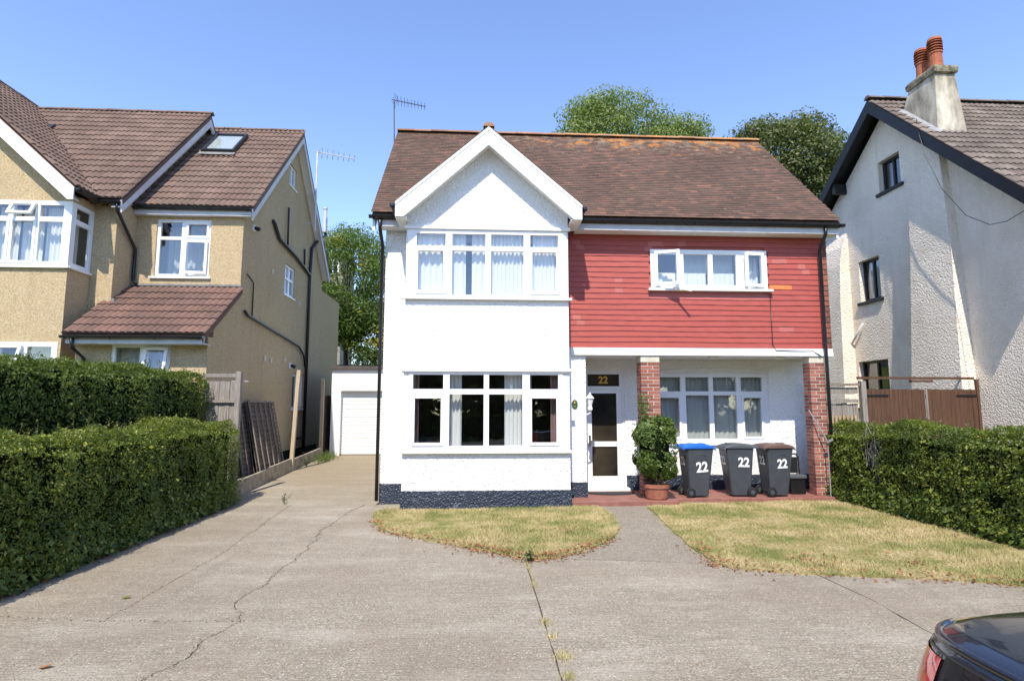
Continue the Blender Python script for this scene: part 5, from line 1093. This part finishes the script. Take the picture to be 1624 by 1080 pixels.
# bric-a-brac by the pillar
tr = thing('folded_trolley', (6.78, 12.3, .10), 'black and grey folded trolley beside the right brick pillar', 'trolley')
m = MB(); m.tube([(6.62, 12.25, .25), (6.60, 12.3, .85), (6.66, 12.3, .92), (6.86, 12.35, .92), (6.90, 12.35, .85), (6.90, 12.3, .25)], .018, 6); m.build('frame', 'car_trim', tr)
m = MB(); m.box(6.60, 6.92, 12.12, 12.36, .10, .42); m.build('box', 'black_paint', tr, bevel=.02); m = MB(); m.box(6.57, 6.94, 12.09, 12.38, .421, .50); m.build('tray', 'lid_grey', tr, bevel=.02)
m = MB(); m.box(6.66, 6.86, 12.30, 12.33, .52, .86); m.build('back_panel', 'car_trim', tr, bevel=.01)
br_ = thing('leaning_pole', (7.16, 11.88, .10), 'thin grey pole leaning against the right brick pillar', 'pole')
m = MB(); m.tube([(7.24, 11.78, 1.22), (6.96, 11.93, 1.86)], .013, 6); m.tube([(7.24, 11.78, .10), (7.24, 11.78, 1.22)], .012, 6); m.build('shaft', 'lead', br_); m = MB(); m.tube([(7.21, 11.76, 1.19), (7.32, 11.72, 1.26)], .028, 6); m.build('grip', 'flashing_grey', br_)

# door mat
m = MB(); m.add([(2.84 + .52 * math.cos(a), 12.56 - .34 * math.sin(a), z) for z in (.101, .125) for a in [math.pi * i / 14 for i in range(15)]], [tuple(range(15)), tuple(range(15, 30))] + [(i, (i + 1) % 15, 15 + (i + 1) % 15, 15 + i) for i in range(15)]); m.build('door_mat', 'mat_dark', None, 'dark half round door mat in front of the door', 'mat')
# potted shrub
ps = thing('potted_shrub', (3.58, 11.70, .10), 'round clipped shrub in a terracotta pot before the left brick pillar', 'shrub')
m = MB(); m.lathe((3.58, 11.70, .10), [(.20, 0), (.215, .03), (.245, .22), (.262, .23), (.268, .30), (.235, .30), (.225, .27)], 24); m.build('pot', 'terracotta', ps, smooth=False)
m = MB(); m.lathe((3.58, 11.70, .37), [(.222, -.02), (.20, .02), (.05, .03)], 16); m.build('soil', 'soil', ps)
m = MB()
for i in range(7): a = i * .9; m.tube([(3.58 + .06 * math.cos(a), 11.70 + .06 * math.sin(a), .4), (3.58 + .16 * math.cos(a), 11.70 + .16 * math.sin(a), .75), (3.58 + .28 * math.cos(a), 11.70 + .28 * math.sin(a), 1.2)], [.022, .016, .008], 6)
m.tube([(3.40, 11.75, .7), (3.38, 11.83, 1.5), (3.36, 11.86, 2.15)], .008, 5); m.build('stems', 'bark', ps)
n = 10500; q = RNG.normal(0, 1, (n, 3)); q /= np.linalg.norm(q, axis=1)[:, None]; q = np.sign(q) * np.abs(q) ** .5; q /= np.maximum(np.linalg.norm(q, axis=1)[:, None] ** .45, 1)
rad = 1 - RNG.exponential(.08, n) + .03; P_ = np.array([3.56, 11.70, 1.10]) + q * np.array([.41, .37, .64]) * rad[:, None]; P_ += q * (bumpy(P_, 7, .07) + bumpy(P_, 17, .035))[:, None]; P_[:, 0] = 3.56 + (P_[:, 0] - 3.56) * np.where(P_[:, 2] < .9, 1 - (.9 - P_[:, 2]) * .2, 1)
kk = ~((bumpy(P_, 12, 1.0) > .55) & (RNG.uniform(0, 1, n) < .7)); P_, q = P_[kk], q[kk]
V, F = leaves(P_, q, .026 * RNG.lognormal(0, .3, len(P_)), .6, .6); raw('foliage', V, F, 'leaf_shrub', ps, kind='stuff')
PP = []
for _ in range(26):
    a = RNG.uniform(0, 2 * math.pi); b = np.array([3.56 + .38 * math.cos(a), 11.70 + .36 * math.sin(a), RNG.uniform(.9, 1.6)]); d = np.array([math.cos(a) * .10, math.sin(a) * .10, RNG.uniform(.02, .16)]); PP.append(b + d * np.linspace(0, 1.3, 7)[:, None])
PP = np.concatenate(PP) + RNG.normal(0, .01, (26 * 7, 3)); V, F = leaves(PP, RNG.normal(0, 1, PP.shape), .026); raw('stray_shoots', V, F, 'leaf_shrub', ps, kind='stuff')
k_ = 300; a = RNG.uniform(0, 1, k_) ** 1.3; P_ = np.column_stack([3.47 - .10 * a + RNG.normal(0, .075, k_), 11.82 + .04 * a + RNG.normal(0, .035, k_), 1.5 + .72 * a]); V, F = leaves(P_, np.tile([0, -1, .3], (k_, 1)), .026); raw('climbing_sprig', V, F, 'leaf_tree_yellow', ps, kind='stuff')
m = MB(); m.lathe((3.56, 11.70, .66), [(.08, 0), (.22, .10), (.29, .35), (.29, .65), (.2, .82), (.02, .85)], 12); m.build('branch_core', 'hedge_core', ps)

# weeds on the drive
def weed(x, y, label, h, n, mat='leaf_shrub'):
    t = thing('weed', (x, y, gz(y)), label, 'weed'); m = MB(); PP = []
    for i in range(n):
        e = np.array([x + RNG.normal(0, h * .25), y + RNG.normal(0, h * .25), gz(y) + h * RNG.uniform(.5, 1)]); b = np.array([x, y, gz(y)]); m.tube([tuple(b), tuple(e)], .003, 3, False); PP.append(b + (e - b) * np.linspace(.3, 1, 6)[:, None])
    m.build('stem', 'twig', t, recalc=False); P_ = np.concatenate(PP) + RNG.normal(0, .012, (n * 6, 3)); V, F = leaves(P_, RNG.normal(0, 1, P_.shape), .022); raw('leaf_cluster', V, F, mat, t, kind='stuff')
weed(-3.84, 12.1, 'small sparse weed sprouting from the middle of the drive', .24, 6, 'leaf_tree_olive'); weed(-4.95, 17.4, 'leafy green weed at the foot of the gravel boards', .5, 14); weed(.66, 7.5, 'grey green weed tuft at the lawn tip by the slab joint', .14, 16, 'leaf_tree_olive')
# litter and dead leaves
n = 900; pts = []
def edge_pts(poly, idx0, idx1, n, s):
    o = []
    for _ in range(n):
        i = random.randint(idx0, idx1 - 1) % len(poly); a, b = poly[i], poly[(i + 1) % len(poly)]; t = random.random(); o.append((a[0] + (b[0] - a[0]) * t + random.gauss(0, s), a[1] + (b[1] - a[1]) * t + random.gauss(0, s)))
    return o
pts += edge_pts(lawn1, 7, 15, 520, .06) + edge_pts(lawn2, 3, 9, 320, .10) + edge_pts(lawn1, 8, 12, 320, .12)
for (cx_, cy_, s, k_) in ((1.35, 9.2, .18, 40), (4.3, 7.2, .16, 36), (4.0, 7.35, .1, 24), (5.3, 7.0, .15, 26), (3.4, 8.0, .3, 40), (5.5, 8.0, .8, 40), (.4, 9.0, .6, 40), (3.0, 10.5, .2, 10)): pts += [(random.gauss(cx_, s), random.gauss(cy_, s)) for _ in range(k_)]
P_ = np.array([(x, y, .045 + random.uniform(0, .012)) if (inpoly(np.array([x]), np.array([y]), L1)[0] or inpoly(np.array([x]), np.array([y]), L2)[0]) else (x, y, .014) for x, y in pts])
V, F = leaves(P_, np.tile([0, 0, 1.], (len(P_), 1)), .026, .5, .35); raw('fallen_leaves', V, F, 'leaf_dead', kind='stuff')
for (x, y, lb, mt) in ((-3.2, 4.75, 'brown fallen leaf lying on the bare concrete drive', 'leaf_dead'), (-3.55, 6.35, 'yellow fallen leaf lying on the bare concrete drive', 'leaf_tree_yellow')):
    m = MB(); m.add([(x - .05, y, .01), (x, y - .03, .018), (x + .06, y + .01, .03), (x + .005, y + .035, .02), (x, y, .008)], [(0, 1, 4), (1, 2, 4), (2, 3, 4), (3, 0, 4)]); m.build('fallen_leaf', mt, None, lb, 'leaf')

# ================================================================== trees
tree('garden_tree', (-6.8, 30, gz(30)), 'bushy green tree with yellowing leaves behind the garage', 2.2, [((0, 0, 5.2), (2.4, 2.2, 3.1), .8), ((1.4, .3, 2.6), (1.6, 1.6, 1.8), .4)], 400, 110, .065, 'leaf_tree_yellow', .38, 3)
tree('ash_tree', (8.4, 32, gz(32)), 'tall airy pale green tree above the white house ridge', 8, [((-.6, 0, 12.3), (4.0, 3.2, 3.8), .62), ((3.4, .2, 11.7), (2.4, 2.4, 3.8), .30), ((-3.4, 0, 10.6), (2.6, 2.4, 2.2), .22)], 540, 140, .085, 'leaf_tree_pale', .50, 5)
tree('sycamore_tree', (15.3, 27, gz(27)), 'dark olive green tree between the white and gabled houses', 6, [((0, 0, 11.9), (3.5, 2.8, 2.7), .8), ((-2.4, 0, 11.0), (1.8, 1.8, 1.7), .25), ((-1.2, 0, 9.0), (2.4, 2.2, 2.4), .35), ((1.8, 0, 9.6), (2.2, 2.2, 2.4), .25)], 400, 140, .082, 'leaf_tree_olive', .44, 8)
# street trees across the road, mirrored in the glass
for i, (x, y) in enumerate(((-24, -20), (-15, -22), (-7, -20), (1, -22), (9, -20), (17, -22), (26, -20))):
    tree('street_tree', (x, y, -.04), 'broad street tree in the row across the road from the houses', 3, [((0, 0, 5.0), (4.8, 3.4, 4.9), 1.0)], 260, 24, .38, 'leaf_tree_olive', .7, 20 + i, 'street trees across the road')
hedge('street_hedge', -30, 30, -16.4, -15.4, 1.5, 1.5, 'long low hedge across the road from the houses', 60, .08, 'leaf_hedge_dark', faces='TB')

# ================================================================== car
car = thing('dark_car', (4.1, 1.55, 0), 'dark navy saloon car parked across the drive, rear corner showing', 'car')
CX0, CX1, CYm = 1.62, 6.2, 1.62
def outline(z, n=72):
    """plan outline of the body at height z, counter clockwise from mid rear"""
    hw = .90 - .05 * ((z - .55) / .45) ** 2 if z > .3 else .86
    rear = CX0 + (.0 if z < .62 else .0) + .02 + .62 * max(0, (z - .70)) ** 1.7 * 1.15 + (.05 * (.45 - z) / .3 if z < .45 else 0)
    front = CX1 - .35 * max(0, z - .55) - (.05 * (.45 - z) / .3 if z < .45 else 0)
    cx = (rear + front) / 2; a = (front - rear) / 2; pts = []; e = 8.0
    for i in range(n):
        t = 2 * math.pi * i / n + math.pi; c, s = math.cos(t), math.sin(t)
        pts.append((cx + a * math.copysign(abs(c) ** (2 / e), c), CYm + hw * math.copysign(abs(s) ** (2 / 6.0), s)))
    return pts
def skin(zs, n=72, off=0):
    return [[(x, y, z) for x, y in outline(z, n)] for z in zs]
n = 96; zs = [.22, .30, .45, .60, .72, .82, .90, .955, .985]
rings = skin(zs, n); m = MB()
m.add([p for r_ in rings for p in r_], [(i * n + j, i * n + (j + 1) % n, (i + 1) * n + (j + 1) % n, (i + 1) * n + j) for i in range(len(zs) - 1) for j in range(n)] + [tuple(range(n))])
top = rings[-1]; cxm = (CX0 + CX1) / 2; prev = len(m.v) - n
for k_, (sc, dz) in enumerate(((.985, .018), (.95, .034), (.80, .06), (.5, .085), (.02, .09))):
    b = len(m.v); m.v += [Vector((cxm + (x - cxm) * sc if sc > .9 else cxm + (x - cxm) * sc, CYm + (y - CYm) * sc, z + dz)) for x, y, z in top]
    m.f += [(prev + j, prev + (j + 1) % n, b + (j + 1) % n, b + j) for j in range(n)]; prev = b
m.build('body', 'car_paint', car, smooth=True)
# cabin
m = MB(); cz = [(1.01, 2.62, 5.15, .80), (1.16, 2.95, 4.75, .755), (1.32, 3.35, 4.3, .68), (1.40, 3.6, 4.05, .60), (1.425, 3.75, 3.9, .45)]; nn = 48; vs = []
for z, a, b, hw in cz:
    for i in range(nn):
        t = 2 * math.pi * i / nn; c, s = math.cos(t), math.sin(t); vs.append(((a + b) / 2 + (b - a) / 2 * math.copysign(abs(c) ** .5, c), CYm + hw * math.copysign(abs(s) ** .5, s), z))
m.add(vs, [(i * nn + j, i * nn + (j + 1) % nn, (i + 1) * nn + (j + 1) % nn, (i + 1) * nn + j) for i in range(2) for j in range(nn)]); m.build('cabin_glass', 'car_glass', car, smooth=True)
m = MB(); m.add(vs, [(i * nn + j, i * nn + (j + 1) % nn, (i + 1) * nn + (j + 1) % nn, (i + 1) * nn + j) for i in range(2, 4) for j in range(nn)] + [tuple(range(4 * nn, 5 * nn))]); m.build('car_roof', 'car_paint', car, smooth=True)
def patch(name, mat, j0, j1, zlist, offs, nseg=96, taper=None):
    m = MB(); rows = []
    for zi, z in enumerate(zlist):
        o = outline(z, nseg); row = []
        a, b = (j0, j1) if not taper else taper(zi, j0, j1)
        for j in range(a, b + 1):
            x, y = o[j % nseg]; xp, yp = o[(j - 1) % nseg]; xn, yn = o[(j + 1) % nseg]; d = Vector((yn - yp, -(xn - xp))).normalized()
            if d.x * (x - cxm) + d.y * (y - CYm) < 0: d = -d
            row.append((x + d.x * offs, y + d.y * offs, z))
        rows.append(row)
    k_ = min(len(r_) for r_ in rows); rows = [r_[:k_] for r_ in rows]
    m.add([p for r_ in rows for p in r_], [(i * k_ + j, i * k_ + j + 1, (i + 1) * k_ + j + 1, (i + 1) * k_ + j) for i in range(len(rows) - 1) for j in range(k_ - 1)]); return m.build(name, mat, car, smooth=True)
# outline index 0 = rear middle (t = pi), rising index goes to -Y side; the house side corner has negative index
zl = [.62, .70, .78, .84, .90, .945]
patch('tail_light', 'tail_lens', -16, -4, zl, .006); patch('tail_light', 'tail_lens', 4, 16, zl, .006)
patch('bumper', 'car_trim', -26, 26, [.24, .34, .44], .012); patch('boot_seam', 'car_trim', -12, 12, [.958, .966], .004)
patch('number_plate', 'plate_yellow', -2, 2, [.52, .63], .01)
def lip():
    o = outline(.985, 96); m = MB(); m.tube([(o[j % 96][0] + .01, CYm + (o[j % 96][1] - CYm) * .985, .995) for j in range(-13, 14)], .016, 8); return m.build('boot_lip', 'car_paint', car, smooth=True)
lip()
for x in (2.55, 5.35):
    for s1 in (-1, 1):
        m = MB(); m.lathe((x, CYm + s1 * .80 - .11, .255), [(.20, 0), (.30, .01), (.315, .04), (.315, .18), (.30, .21), (.20, .22)], 28, (0, 1, 0)); wl = m.build('wheel', 'rubber', car, smooth=False); m = MB(); m.lathe((x, CYm + s1 * .80 - .115, .255), [(.06, 0), (.20, .012), (.20, .218), (.06, .23)], 20, (0, 1, 0)); m.build('rim', 'chrome', wl)

car.location.z += .06
